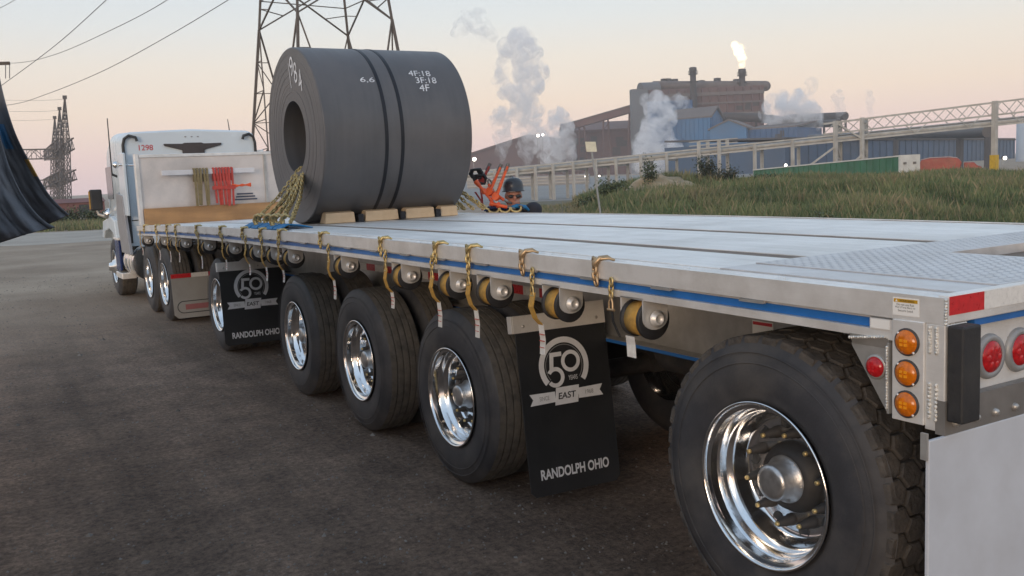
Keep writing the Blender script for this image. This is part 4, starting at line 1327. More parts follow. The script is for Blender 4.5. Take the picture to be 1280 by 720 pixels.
# ------------------------------------------------------------------ GROUND
from mathutils import noise as mnoise
FH = Vector((math.sin(YAW), math.cos(YAW), 0))
RH = Vector((math.cos(YAW), -math.sin(YAW), 0))
def dl(d, l, z=0):
    """ground position d metres ahead and l metres right of the camera"""
    q = Vector((CAM.x, CAM.y, 0)) + FH * d + RH * l
    q.z = z
    return q
def ground_mat():
    m = bpy.data.materials.new('packed_dirt')
    m.use_nodes = True
    t = m.node_tree
    L = t.links.new
    b = t.nodes['Principled BSDF']
    g = t.nodes.new('ShaderNodeNewGeometry')
    def noise(sc, det, st=(1, 1, 1), rough=.6, rot=0):
        mp = t.nodes.new('ShaderNodeMapping')
        mp.inputs['Scale'].default_value = st
        mp.inputs['Rotation'].default_value = (0, 0, rot)
        L(g.outputs['Position'], mp.inputs[0])
        n = t.nodes.new('ShaderNodeTexNoise')
        n.inputs['Scale'].default_value = sc
        n.inputs['Detail'].default_value = det
        n.inputs['Roughness'].default_value = rough
        L(mp.outputs[0], n.inputs['Vector'])
        return n.outputs[0]
    def ramp(s, p0, c0, p1, c1):
        r = t.nodes.new('ShaderNodeValToRGB')
        e = r.color_ramp.elements
        e[0].position, e[1].position = p0, p1
        e[0].color, e[1].color = (*c0, 1), (*c1, 1)
        L(s, r.inputs[0])
        return r.outputs[0]
    def mixc(f, a, b_, blend='MIX'):
        x = t.nodes.new('ShaderNodeMix')
        x.data_type = 'RGBA'
        x.blend_type = blend
        if isinstance(f, float):
            x.inputs['Factor'].default_value = f
        else:
            L(f, x.inputs['Factor'])
        L(a, x.inputs['A'])
        L(b_, x.inputs['B'])
        return x.outputs['Result']
    big = ramp(noise(.22, 6), .35, (0.195, 0.138, 0.105), .66, (0.30, 0.222, 0.174))
    trk = ramp(noise(1.1, 5, (1, .035, 1), .6, .10), .38, (.68, .68, .68), .62, (1.16, 1.14, 1.12))
    med = ramp(noise(2.2, 9, rough=.78), .36, (.66, .66, .67), .66, (1.25, 1.23, 1.2))
    fin = ramp(noise(24, 10, rough=.85), .40, (.5, .5, .51), .62, (1.42, 1.4, 1.36))
    spk = ramp(noise(75, 3), .68, (1, 1, 1), .8, (1.6, 1.57, 1.5))
    c = mixc(1.0, big, trk, 'MULTIPLY')
    c = mixc(1.0, c, med, 'MULTIPLY')
    c = mixc(1.0, c, fin, 'MULTIPLY')
    c = mixc(.7, c, spk, 'MULTIPLY')
    # dirt colour pales outward: brighter lit ground beyond the shaded foreground, painted in
    dpt = t.nodes.new('ShaderNodeVectorMath')
    dpt.operation = 'LENGTH'
    sub = t.nodes.new('ShaderNodeVectorMath')
    sub.operation = 'SUBTRACT'
    sub.inputs[1].default_value = (-1.0, 2.0, 0)
    L(g.outputs['Position'], sub.inputs[0])
    L(sub.outputs[0], dpt.inputs[0])
    mr = t.nodes.new('ShaderNodeMapRange')
    mr.inputs['From Min'].default_value = 5
    mr.inputs['From Max'].default_value = 17
    mr.interpolation_type = 'SMOOTHSTEP'
    L(dpt.outputs['Value'], mr.inputs['Value'])
    lit_dirt = ramp(noise(.35, 6), .35, (0.27, 0.212, 0.16), .66, (0.40, 0.325, 0.25))
    c = mixc(mr.outputs[0], c, lit_dirt)
    L(c, b.inputs['Base Color'])
    b.inputs['Roughness'].default_value = .95
    b.inputs['Specular IOR Level'].default_value = .25
    bp = t.nodes.new('ShaderNodeBump')
    bp.inputs['Strength'].default_value = .9
    bp.inputs['Distance'].default_value = .03
    L(noise(22, 8, rough=.75), bp.inputs['Height'])
    bp2 = t.nodes.new('ShaderNodeBump')
    bp2.inputs['Strength'].default_value = .5
    bp2.inputs['Distance'].default_value = .12
    L(noise(1.6, 5, (1, .25, 1)), bp2.inputs['Height'])
    L(bp.outputs[0], bp2.inputs['Normal'])
    L(bp2.outputs[0], b.inputs['Normal'])
    return m
m = MB()
G = 3500
xs = [-G, -600, -150, -40, -12] + [-8 + k for k in range(17)] + [12, 40, 150, 600, G]
ysg = [-G, -400, -60, -12] + [-6 + k for k in range(28)] + [30, 60, 150, 500, 1500, G]
for i, y in enumerate(ysg):
    for x in xs:
        m.v.append((x, y, 0))
n = len(xs)
for i in range(len(ysg) - 1):
    for k in range(n - 1):
        m.f.append((i * n + k, i * n + k + 1, (i + 1) * n + k + 1, (i + 1) * n + k))
        m.mi.append(0)
        m.sm.append(True)
setting('ground', m, ground_mat())
# scattered stones
rnd = random.Random(3)
m = MB()
for k in range(9000):
    d = 1.5 + 20 * rnd.random() ** 1.4
    l = rnd.uniform(-.6, .35) * d
    q = dl(d, l)
    s = rnd.uniform(.003, .010) * (1 + d * .06)
    if rnd.random() < .006:
        s *= 2.4
    pts = [(q.x + s * rnd.uniform(.6, 1.2) * math.cos(a), q.y + s * rnd.uniform(.6, 1.2) * math.sin(a), z) for z, a in ((-.001, 0.3), (-.001, 1.9), (-.001, 3.4), (-.001, 4.9))]
    top = (q.x, q.y, s * rnd.uniform(.5, .9))
    m.add(pts + [top], [(0, 1, 4), (1, 2, 4), (2, 3, 4), (3, 0, 4)])
o = single('gravel_stones', m, mat('grey_stone', (0.17, 0.155, 0.14), 0.9, 0, 0.5, 3), 'small stones scattered over the packed dirt lot', 'gravel', (0, 0, 0), None, 'stuff')
# pale gravel road across the back on the left, and the yard beyond the trailer
def strip(name, d0, d1, l0, l1, z, mt, n=14, wob=.8):
    m = MB()
    for i in range(n + 1):
        f = i / n
        a = dl(d0 + rnd.uniform(-wob, wob), l0 + (l1 - l0) * f, z)
        b = dl(d1 + rnd.uniform(-wob, wob), (l0 + (l1 - l0) * f) * (d1 / d0 if l0 * l1 < 0 else 1), z)
        m.v += [tuple(a), tuple(b)]
    for i in range(n):
        m.f.append((2 * i, 2 * i + 2, 2 * i + 3, 2 * i + 1))
        m.mi.append(0)
        m.sm.append(False)
    return setting(name, m, mt)
ROADM = mat('pale_gravel_road', (0.37, 0.33, 0.28), 0.95, 0, 0.15, .4, 0.2, 8, dirt=(0.25, 0.225, 0.19), dscale=.25, damt=.6)
YARDM = mat('grey_yard', (0.25, 0.24, 0.225), 0.9, 0, 0.12, .15, 0.1, 5, dirt=(0.21, 0.205, 0.20), dscale=.05, damt=.7)
strip('gravel_road', 36, 47, -45, 2, .004, ROADM)
strip('yard', 62, 330, -8, 30, .004, YARDM, 10, 1)

# ------------------------------------------------------------------ GRASS BANK on the right
def sst(a, b, x):
    t = min(1, max(0, (x - a) / (b - a)))
    return t * t * (3 - 2 * t)
def bank_h(d, l):
    q = l / d
    h = .82 * sst(.05, .13, q) * sst(20, 37, d) * (1 - sst(48, 60, d))
    h += .55 * math.exp(-(((l - 6.6) / 1.9) ** 2 + ((d - 41) / 4.5) ** 2))
    h += .16 * math.sin(l * .7 + 1) * math.sin(d * .35) * sst(22, 30, d) * (1 - sst(48, 58, d)) * sst(.05, .1, q)
    h -= .16 * sst(.40, .56, q) * sst(25, 37, d)
    return max(0, h) + .006
m = MB()
nd, nl = 44, 60
for i in range(nd + 1):
    d = 17 + 46 * i / nd
    for k in range(nl + 1):
        q = -.02 + .80 * k / nl
        m.v.append(tuple(dl(d, q * d, bank_h(d, q * d))))
for i in range(nd):
    for k in range(nl):
        a = i * (nl + 1) + k
        m.f.append((a, a + 1, a + nl + 2, a + nl + 1))
        m.mi.append(0)
        m.sm.append(True)
setting('grass_bank', m, mat('sandy_bank_soil', (0.10, 0.095, 0.055), 0.95, 0, 0.2, .8, 0.3, 9, dirt=(0.24, 0.19, 0.13), dscale=.35, damt=.55))
m = MB()
nr_, na_ = 16, 44
sc_ = dl(37.5, 6.1, bank_h(37.5, 6.1) - .1)
for i in range(nr_ + 1):
    f = i / nr_
    for k in range(na_):
        a_ = 2 * PI * k / na_
        wv = 1 + .25 * mnoise.noise(Vector((math.cos(a_) * 1.3, math.sin(a_) * 1.3, f * 2)))
        q = sc_ + RH * 1.75 * f * wv * math.cos(a_) + FH * 1.3 * f * wv * math.sin(a_)
        q.z += .62 * (1 - f ** 1.6) * (1 + .45 * mnoise.noise(q * 1.5)) + .10 * mnoise.noise(q * 5)
        m.v.append(tuple(q))
for i in range(nr_):
    for k in range(na_):
        m.f.append((i * na_ + k, (i + 1) * na_ + k, (i + 1) * na_ + (k + 1) % na_, i * na_ + (k + 1) % na_))
        m.mi.append(0)
        m.sm.append(True)
setting('sand_mound', m, mat('dry_sand_mound', (0.33, 0.26, 0.175), 0.95, 0, 0.25, 2.5, 0.4, 12, dirt=(0.13, 0.13, 0.07), dscale=1.6, damt=.7))
GR = [mat('grass_green', (0.105, 0.145, 0.062), 0.7, 0, .3, .6), mat('grass_olive', (0.165, 0.18, 0.085), 0.75, 0, .25, .6), mat('grass_straw', (0.24, 0.205, 0.12), 0.8, 0, .2, .6), mat('grass_deep_green', (0.062, 0.095, 0.038), 0.7, 0, .3, .6)]
rg_ = random.Random(11)
m = MB()
NB = 120000
def blade(q, h, w_, mi, lean):
    a = rg_.uniform(0, 2 * PI)
    dx, dy = math.cos(a) * w_ / 2, math.sin(a) * w_ / 2
    lx, ly = rg_.gauss(0, lean) * h, rg_.gauss(0, lean) * h
    b = len(m.v)
    m.v += [(q.x - dx, q.y - dy, q.z - .02), (q.x + dx, q.y + dy, q.z - .02), (q.x + dx * .7 + lx * .4, q.y + dy * .7 + ly * .4, q.z + h * .6), (q.x + lx, q.y + ly, q.z + h)]
    m.f += [(b, b + 1, b + 2), (b, b + 2, b + 3)]
    m.mi += [mi, mi]
    m.sm += [False, False]
for k in range(NB):
    d = 20 + 33 * rg_.random() ** 1.15
    q_ = rg_.uniform(.0, .64)
    l = q_ * d
    p = dl(d, l, bank_h(d, l))
    cl_ = mnoise.noise(Vector((l * .42, d * .28, 0)))
    c2_ = mnoise.noise(Vector((l * 1.4, d * .9, 7)))
    bare = mnoise.noise(Vector((l * .22 + 5, d * .2, 3)))
    if q_ < .07 and rg_.random() < .55:
        continue
    if abs(l - 5.9) < 1.7 and abs(d - 36.5) < 3.5 and rg_.random() < .78:
        continue
    h = .88 * (.25 + .24 * max(-.5, cl_) + .08 * c2_ + .22 * rg_.random()) * (.5 if q_ < .07 else 1) * (1.25 if rg_.random() < .06 else 1)
    x = cl_ + .7 * c2_ + rg_.gauss(0, .28) - .5 * sst(40, 48, d)
    mi = 2 if x > .80 or (q_ < .075 and rg_.random() < .6) else 1 if x > .12 else 0 if x > -.42 else 3
    if rg_.random() < .06:
        mi = 2
        h *= 1.25
    blade(p, max(.10, h), rg_.uniform(.014, .034), mi, .2)
o = single('grass', m, GR, 'long green and straw coloured grass covering the bank behind the trailer', 'grass', (0, 0, 0), None, 'stuff')

LEAF = [mat('leaf_dark', (0.030, 0.048, 0.026), 0.6, 0, .3, 2), mat('leaf_mid', (0.058, 0.084, 0.034), 0.6, 0, .3, 2), mat('leaf_pale', (0.10, 0.125, 0.055), 0.6, 0, .3, 2), mat('leaf_grey', (0.060, 0.064, 0.050), 0.7, 0, .3, 2)]
BARK = mat('brown_stem', (0.08, 0.06, 0.045), 0.9, 0, .2, 10)
def bush(name, c, rx, ry, h, nleaf, mats, label, cat='bush', group=None, ls=.07):
    t = thing(name, label, cat, c, 0, group)
    r = random.Random(int(c[0] * 100) + nleaf)
    st_ = MB()
    tips = []
    for k in range(9):
        a, e = r.uniform(0, 2 * PI), r.uniform(.5, 1)
        tip = Vector((rx * .7 * e * math.cos(a), ry * .7 * e * math.sin(a), h * r.uniform(.55, .95)))
        st_.path([(0, 0, 0), tip * .5 + Vector((0, 0, h * .1)), tip], [.018, .012, .005], 5)
        tips.append(tip)
    part('stem', st_, BARK, t)
    lf = MB()
    for k in range(nleaf):
        tp_ = r.choice(tips)
        q = tp_ * r.uniform(.25, 1.1) + Vector((r.gauss(0, rx * .22), r.gauss(0, ry * .22), r.gauss(0, h * .12)))
        if q.z < .02:
            q.z = .02 + r.random() * .1
        n_ = Vector((r.gauss(0, 1), r.gauss(0, 1), r.gauss(.4, 1))).normalized()
        a = n_.orthogonal().normalized() * ls * r.uniform(.6, 1.3)
        b = n_.cross(a).normalized() * ls * .5
        lf.add([q - a, q + b, q + a, q - b], [(0, 1, 2, 3)], r.choices(range(len(mats)), [.4, .4, .2][:len(mats)])[0])
    fo = part('foliage', lf, mats, t)
    fo['kind'] = 'stuff'
    return t
def bk(px, d):
    l = (px - 640) / FPX * d
    return tuple(dl(d, l, bank_h(d, l)))
bush('grey_shrub', bk(888, 39), .75, .6, 1.05, 1300, [LEAF[3], LEAF[0]], 'dark grey leafless looking shrub on the bank under the pipe rack', ls=.05)
bush('grey_shrub', bk(910, 38), .85, .6, .75, 1200, [LEAF[3], LEAF[0]], 'low spreading dark shrub on the bank right of the taller grey one', ls=.05)
bush('green_bush', bk(816, 37), .42, .4, 1.25, 900, [LEAF[1], LEAF[0], LEAF[2]], 'upright green weed bush on the sandy mound of the bank', ls=.05)
bush('green_bush', bk(770, 36), 1.0, .7, .75, 1600, [LEAF[1], LEAF[2], LEAF[0]], 'wide low green bush at the left end of the bank', ls=.05)
bush('green_bush', bk(735, 37), .9, .6, .55, 1100, [LEAF[0], LEAF[1], LEAF[2]], 'low dark green bush beside the leaning sign post', ls=.05)
bush('pale_weed', bk(1033, 23), .35, .3, .55, 420, [LEAF[2], LEAF[1]], 'pale yellowish weed clump in front of the grass bank', 'weed', ls=.04)
bush('green_bush', bk(960, 40), .9, .6, .5, 900, [LEAF[1], LEAF[0], LEAF[2]], 'low green bush on the bank in front of the green trailer', ls=.05)
# roadside bushes far left
for px, d, rx, h, l_ in ((30, 56, 1.6, .85, 'low roadside bush behind the charcoal tarp'), (80, 57, 1.3, .9, 'round roadside bush left of the truck mirror'), (104, 58, 1.3, 1.05, 'tallest roadside bush, below the truck mirror'), (128, 58, 1.1, .8, 'small roadside bush right beside the truck cab')):
    q = dl(d, (px - 640) / FPX * d)
    bush('roadside_bush', tuple(q), rx, .8, h, 1100, [LEAF[1], LEAF[0], LEAF[2]], l_, group='bushes along the gravel road', ls=.07)
m = MB()
for k in range(9000):
    d = rg_.uniform(48, 60)
    q = dl(d, rg_.uniform(-.60, -.40) * d)
    blade(q, rg_.uniform(.15, .45), rg_.uniform(.03, .07), rg_.choice([0, 1, 1, 2]), .2)
single('roadside_grass', m, GR, 'strip of rough grass beyond the pale gravel road on the left', 'grass', (0, 0, 0), None, 'stuff')

# ------------------------------------------------------------------ SIGN POST, PIPE RACK, GREEN TRAILER, RED TRUCK
GALV = mat('galvanised_steel', (0.36, 0.355, 0.34), 0.5, 0.4, .12, 5)
RACK = mat('beige_painted_steel', (0.43, 0.42, 0.39), 0.6, 0.0, .12, 2, dirt=(0.22, 0.19, 0.15), dscale=1.2, damt=.4)
YEL = mat('yellow_guard_paint', (0.50, 0.33, 0.03), 0.5, 0, .15, 4)
a, b = at(750, 263, 25), at(738.5, 182, 25)
sg = thing('sign_post', 'leaning metal post with a small pale yellow sign plate', 'sign', a)
part('post', MB().bar(a - (b - a) * .42, b, .045, .03), GALV, sg, a)
u_, v_ = RT, (b - a).normalized()
part('sign_plate', MB().prism([(-.14, -.17), (.14, -.17), (.14, .10), (-.14, .10)], b - FW * .03, u_, v_, FW * .006), mat('pale_yellow_sign', (0.60, 0.57, 0.44), 0.5, 0, .12, 6), sg, a)

rack = thing('pipe_rack', 'long pale elevated pipe rack rising to the right in front of the blue mill', 'pipe rack', dl(72, 37.2))
RO = dl(72, 37.2)
RLEN = Vector((2.0 - 37.2, 66 - 72)).length
RDX, RDD = (2.0 - 37.2) / RLEN, (66 - 72) / RLEN
rdir = FH * RDD + RH * RDX
rper = Vector((-rdir.y, rdir.x, 0))
if rper.dot(FH) < 0:
    rper = -rper
def rk(t, w_, z):
    q = dl(72 + RDD * t, 37.2 + RDX * t) + rper * w_
    q.z = z
    return q
zb_r = lambda t: 3.98 - 1.98 * t / RLEN
zm_r = lambda t: 4.75 - .068 * t
zt_r = lambda t: 5.70 - .081 * t
def t_at(px):
    k = (px - 640) / FPX
    return (37.2 - 72 * k) / (k * RDD - RDX)
WID = 1.7
def rpart(name, mb, mt=RACK, parent=rack):
    return part(name, mb, mt, parent, RO)
T0, T1, TE = -9, t_at(1047), 46
for w_ in (0, WID):
    rpart('bottom_chord', MB().bar(rk(T0, w_, zb_r(T0)), rk(TE, w_, zb_r(TE)), .11, .13))
    rpart('middle_chord', MB().bar(rk(T0, w_, zm_r(T0)), rk(T1, w_, zm_r(T1)), .10, .12))
    rpart('top_chord', MB().bar(rk(T0, w_, zt_r(T0)), rk(T1, w_, zt_r(T1)), .11, .14))
    rpart('upper_chord', MB().bar(rk(T1, w_, zb_r(T1) + .46), rk(TE, w_, zb_r(TE) + .40), .09, .11))
    nz_ = 11
    for k in range(nz_ * 2):
        ta = T0 + (T1 - T0) * k / (nz_ * 2)
        tb = T0 + (T1 - T0) * (k + 1) / (nz_ * 2)
        fa, fb = (zm_r, zt_r) if k % 2 == 0 else (zt_r, zm_r)
        rpart('truss_brace', MB().bar(rk(ta, w_, fa(ta)), rk(tb, w_, fb(tb)), .045))
    for k in range(5):
        t = T0 + (T1 - T0) * (k + .5) / 5
        rpart('truss_brace', MB().bar(rk(t - .9, w_, zm_r(t - .9)), rk(t, w_, zb_r(t)), .055))
        rpart('truss_brace', MB().bar(rk(t, w_, zb_r(t)), rk(t + .9, w_, zm_r(t + .9)), .055))
for w_, r_, dz_ in ((.45, .15, .20), (.95, .12, .18), (1.35, .09, .2), (.75, .08, .42)):
    pts = [rk(T0 + (TE - T0) * k / 12, w_, zb_r(T0 + (TE - T0) * k / 12) + dz_) for k in range(13)]
    rpart('pipe', MB().path(pts, r_, 10), GALV if r_ < .11 else RACK)
rpart('walkway', MB().hexa([rk(T0, .1, zb_r(T0) + .09), rk(T0, WID - .1, zb_r(T0) + .09), rk(T1, WID - .1, zb_r(T1) + .09), rk(T1, .1, zb_r(T1) + .09),
                            rk(T0, .1, zb_r(T0) + .13), rk(T0, WID - .1, zb_r(T0) + .13), rk(T1, WID - .1, zb_r(T1) + .13), rk(T1, .1, zb_r(T1) + .13)]), GALV)
for px in (1244, 1080, 1047, 994, 947, 903, 878, 838, 806, 775, 750, 722, 697, 675, 652, 625):
    t = t_at(px)
    top = zt_r(t) + .12 if px >= 1047 else zb_r(t) + (1.0 if px in (903, 878) else .42)
    for w_ in (-.12, WID + .12):
        pw = .34 if px == 1244 else .24 if px > 1000 else .19 if px > 860 else .16
        ts = t - (1.45 if w_ > 0 else 0)
        rpart('post', MB().bar(rk(ts, w_, -.02), rk(ts, w_, top), pw, pw))
        if px == 1244:
            rpart('yellow_guard', MB().bar(rk(ts, w_, 0), rk(ts, w_, 1.75), .46, .46), YEL, rack)
    if px in (1244, 1080, 1047):
        rpart('cross_beam', MB().bar(rk(t, -.12, top - .25), rk(t - 1.45, WID + .12, top - .25), .17))
        rpart('cross_beam', MB().bar(rk(t, -.12, 2.0), rk(t - 1.45, WID + .12, 2.0), .11))
        rpart('cross_brace', MB().bar(rk(t, -.1, 3.3), rk(t - 1.45, WID + .1, 2.05), .11))
        rpart('cross_brace', MB().bar(rk(t, -.1, .2), rk(t - 1.45, WID + .1, 1.7), .14), YEL if px == 1244 else RACK)
    else:
        rpart('cross_beam', MB().bar(rk(t, -.12, zb_r(t) - .1), rk(t - 1.45, WID + .12, zb_r(t) - .1), .11))
tb, ta = t_at(1047), t_at(1080)
rpart('cross_brace', MB().bar(rk(tb, -.12, 2.9), rk(tb + 3.6, -.12, .6), .12))
rpart('cross_brace', MB().bar(rk(ta, -.12, 2.2), rk(tb, -.12, .5), .12))
rpart('cross_brace', MB().bar(rk(tb, -.12, zt_r(tb)), rk(ta, -.12, zb_r(ta)), .12))
ta, tb = t_at(926), t_at(878)
for z_ in (.72, 1.0):
    for w_ in (-.12, WID + .12):
        rpart('hand_rail', MB().bar(rk(ta, w_, zb_r(ta) + z_ - .05), rk(tb, w_, zb_r(tb) + z_), .06))

# green open trailer with a pale end
GREEN = mat('green_trailer_paint', (0.06, 0.175, 0.11), 0.5, 0, .15, 1.5, dirt=(0.10, 0.13, 0.09), dscale=1.0, damt=.4)
PALE = mat('pale_trailer_end', (0.58, 0.58, 0.55), 0.5, 0, .1, 3)
gA, gB = dl(48, (1128 - 640) / FPX * 48), dl(61, (946 - 640) / FPX * 61)
gd = (gB - gA).normalized()
gp = Vector((-gd.y, gd.x, 0))
if gp.dot(FH) < 0:
    gp = -gp
gl = (gB - gA).length
gt = thing('green_trailer', 'long green box trailer with a pale white end standing behind the grass bank', 'trailer', gA)
zt0, zt1 = 1.95, 1.50
def gbox(s0, s1, w0, w1, z0, z1a, z1b, mt, name, z0b=None):
    P = lambda s, w_, z: gA + gd * s + gp * w_ + Vector((0, 0, z))
    z0b = z0 if z0b is None else z0b
    return part(name, MB().hexa([P(s0, w0, z0), P(s1, w0, z0b), P(s1, w1, z0b), P(s0, w1, z0), P(s0, w0, z1a), P(s1, w0, z1b), P(s1, w1, z1b), P(s0, w1, z1a)]), mt, gt, gA)
zf = lambda s: zt0 + (zt1 - zt0) * s / gl
gbox(.05, gl, 0, 1.15, .35, zt0 - .05, zt1 - .05, GREEN, 'box_body')
gbox(.0, gl, -.05, 1.2, zt0 - .05, zt0 + .02, zt1 + .02, PALE, 'top_rail', zt1 - .05)
gbox(-.08, .05, -.04, 1.19, .30, zt0 + .03, zt0 + .03, PALE, 'end_panel')
gbox(-.12, -.0805, .15, .32, 1.50, 1.62, 1.62, DK, 'vent')
gbox(-.12, -.0805, .75, .92, 1.5, 1.62, 1.62, DK, 'vent')
for k in range(26):
    s = .5 + (gl - .8) * k / 25
    gbox(s, s + .09, -.035, -.001, .36, zf(s) - .06, zf(s + .09) - .06, GREEN, 'side_rib')
for s in (1.2, 2.3, gl - 2.2):
    for w_ in (.0, .85):
        P = gA + gd * s + gp * w_ + Vector((0, 0, .5))
        part('wheel', MB().tube(P, P + gp * .3, .5, n=20), TYRE, gt, gA)
# red tipper
rA, rB = dl(56, (1152 - 640) / FPX * 56, .22), dl(55, (1205 - 640) / FPX * 55, .22)
rd = (rB - rA).normalized()
rp_ = Vector((-rd.y, rd.x, 0))
REDP = mat('faded_red_paint', (0.30, 0.055, 0.042), 0.5, 0, .25, 1.2, dirt=(0.30, 0.14, 0.10), dscale=1.5, damt=.5)
rt_ = thing('red_truck', 'faded red tipper truck half hidden by the grass beside the green trailer', 'truck', rA)
part('tipper_body', MB().prism([(0, .7), (2.15, .7), (2.3, 1.2), (2.1, 1.45), (1.6, 1.52), (.6, 1.52), (.1, 1.42), (-.02, 1.1)], rA, rd, (0, 0, 1), rp_ * 1.9), REDP, rt_, rA, bevel=.06)
part('top_cover', MB().prism([(.1, 1.44), (.6, 1.535), (1.6, 1.535), (2.05, 1.46), (2.05, 1.50), (1.6, 1.575), (.6, 1.575), (.1, 1.48)], rA - rp_ * -.05, rd, (0, 0, 1), rp_ * 1.8), mat('grey_pink_cover', (0.42, 0.33, 0.32), 0.6), rt_, rA)
part('cab', MB().prism([(2.4, .55), (3.35, .55), (3.35, .9), (3.1, 1.0), (2.95, 1.18), (2.4, 1.2)], rA, rd, (0, 0, 1), rp_ * 1.8), REDP, rt_, rA, bevel=.05)
for s in (.5, 1.2, 2.9):
    for w_ in (.05, 1.55):
        P = rA + rd * s + rp_ * w_ + Vector((0, 0, .42))
        part('wheel', MB().tube(P, P + rp_ * .3, .42, n=18), TYRE, rt_, rA)

# ------------------------------------------------------------------ LATTICE TOWERS AND LINES
LAT = mat('dark_lattice_steel', (0.12, 0.10, 0.085), 0.7, 0.2, .15, 3)
D0 = 67.0
cN, cR_, cL, cF = at(372, 17, D0), at(490, 26, D0 * 1.07), at(324, 39, D0 * 1.103), at(435, 46, D0 * 1.176)
for q in (cN, cR_, cL, cF):
    q.z = 0
cor = [cN, cR_, cF, cL]
cen = (cN + cR_ + cF + cL) / 4
ZW = 14.1
tw = thing('lattice_tower', 'big dark lattice transmission tower rising right behind the steel coil', 'pylon', cen)
def lerp_leg(i, z):
    """corner i of the tower at height z: splayed below the waist, slimmer above it"""
    c = cor[i]
    if z <= ZW:
        f = 1 + .38 * (ZW - z) / ZW
    else:
        f = 1 - .60 * (z - ZW) / 26
    q = cen + (c - cen) * f
    q.z = z
    return q
for i in range(4):
    m = MB().bar(lerp_leg(i, 0), lerp_leg(i, ZW), .19).bar(lerp_leg(i, ZW), lerp_leg(i, 40), .16)
    part('leg', m, LAT, tw, cen)
def br(a, b, w_=.09):
    part('brace', MB().bar(a, b, w_), LAT, tw, cen)
for i in range(4):
    j = (i + 1) % 4
    # K brace under the waist with redundants
    for s, e in ((i, j), (j, i)):
        top = lerp_leg(s, ZW)
        foot = lerp_leg(s, .2).lerp(lerp_leg(e, .2), .5)
        br(top, foot, .11)
        prev = None
        for k, z in enumerate((11.6, 9.2, 6.9, 4.6, 2.4)):
            f = (ZW - z) / ZW
            on_leg = lerp_leg(s, z)
            on_br = top.lerp(foot, f)
            br(on_leg, on_br, .06)
            nz_ = z - 2.3 if k < 4 else .2
            if k % 2 == 0:
                br(on_leg, top.lerp(foot, (ZW - nz_) / ZW), .06)
            else:
                br(on_br, lerp_leg(s, nz_), .08)
    zz = [ZW, 18.5, 22.5, 26.2, 29.8, 33.2, 36.6, 40]
    for a_, b_ in zip(zz, zz[1:]):
        mid = (a_ + b_) / 2
        br(lerp_leg(i, a_), lerp_leg(j, b_), .11)
        br(lerp_leg(j, a_), lerp_leg(i, b_), .11)
        if a_ == ZW:
            c_ = lerp_leg(i, a_).lerp(lerp_leg(j, b_), .5)
            for s in (i, j):
                br(c_, lerp_leg(s, mid), .07)
                br(lerp_leg(s, ZW).lerp(lerp_leg(j if s == i else i, b_), .28), lerp_leg(s, mid - .6), .07)
        else:
            br(lerp_leg(i, b_), lerp_leg(j, b_), .08)
for z in (24, 31, 38):
    for s in (-1, 1):
        ex = cen + RH * s * 9
        ex.z = z + .8
        for i in range(4):
            br(lerp_leg(i, z), ex, .12)
# three peaked columns with gantry beams on the left
FAR = mat('far_lattice_steel', (0.11, 0.10, 0.095), 0.7, 0.2, .15, 3)
cols = [(81, 123, 150), (74.5, 137, 166), (68.5, 148, 184)]
for i, (px, py, d) in enumerate(cols):
    base = dl(d, (px + 9 - 640) / FPX * d)
    top = at(px, py, d)
    mid_z = top.z * .60
    w_ = .95
    t = thing('lattice_column', ['tallest peaked lattice column of the far gantry, nearest one', 'middle peaked lattice column of the far gantry', 'smallest peaked lattice column of the far gantry, leftmost'][i], 'pylon', base, 0, 'lattice columns of the far gantry')
    def cnr(k, z):
        sx_, sy_ = ((-1, -1), (1, -1), (1, 1), (-1, 1))[k]
        f = 1.0 - .28 * z / mid_z if z < mid_z else .72 * (1 - (z - mid_z) / (top.z - mid_z)) + .07
        c = base.lerp(Vector((top.x, top.y, 0)), min(1, z / top.z))
        q = c + RH * sx_ * w_ * f * .72 + FH * sy_ * w_ * f * .72
        q.z = z
        return q
    for k in range(4):
        part('leg', MB().bar(cnr(k, 0), cnr(k, mid_z), .13).bar(cnr(k, mid_z), cnr(k, top.z), .11), FAR, t, base)
        m = MB()
        zs_ = [top.z * q / 14 for q in range(15)]
        for a_, b_ in zip(zs_, zs_[1:]):
            j = (k + 1) % 4
            m.bar(cnr(k, a_), cnr(j, b_), .075).bar(cnr(j, a_), cnr(k, b_), .075).bar(cnr(k, b_), cnr(j, b_), .06)
        part('brace', m, FAR, t, base)
    part('peak_cap', MB().box(top.x - .3, top.x + .3, top.y - .3, top.y + .3, top.z - .1, top.z + .45), FAR, t, base)
def girder(a, b, h, name, label, panels=10, dep=1.6):
    t = thing(name, label, 'gantry beam', a, 0, 'gantry beams of the far lattice columns')
    ax = (b - a).normalized()
    side = Vector((-ax.y, ax.x, 0)) * dep
    for o_ in (Vector(), side):
        for z in (0, h):
            part('chord', MB().bar(a + o_ + Vector((0, 0, z)), b + o_ + Vector((0, 0, z)), .18), FAR, t, a)
        m = MB()
        for k in range(panels):
            p0, p1 = a.lerp(b, k / panels) + o_, a.lerp(b, (k + 1) / panels) + o_
            u0 = Vector((0, 0, h))
            m.bar(p0, p1 + u0, .09).bar(p1 + u0, p1, .09) if k % 2 == 0 else m.bar(p0 + u0, p1, .09).bar(p1 + u0, p1, .09)
        part('lacing', m, FAR, t, a)
    m = MB()
    for k in range(panels + 1):
        p0 = a.lerp(b, k / panels)
        m.bar(p0, p0 + side, .09).bar(p0 + Vector((0, 0, h)), p0 + side + Vector((0, 0, h)), .09)
    part('tie', m, FAR, t, a)
girder(at(-40, 200, 158), at(74, 198, 158), 1.6, 'gantry_beam', 'upper lattice gantry beam running left from the far columns')
girder(at(-40, 238, 158), at(74, 236, 158), 1.5, 'gantry_beam', 'lower lattice gantry beam running left from the far columns')
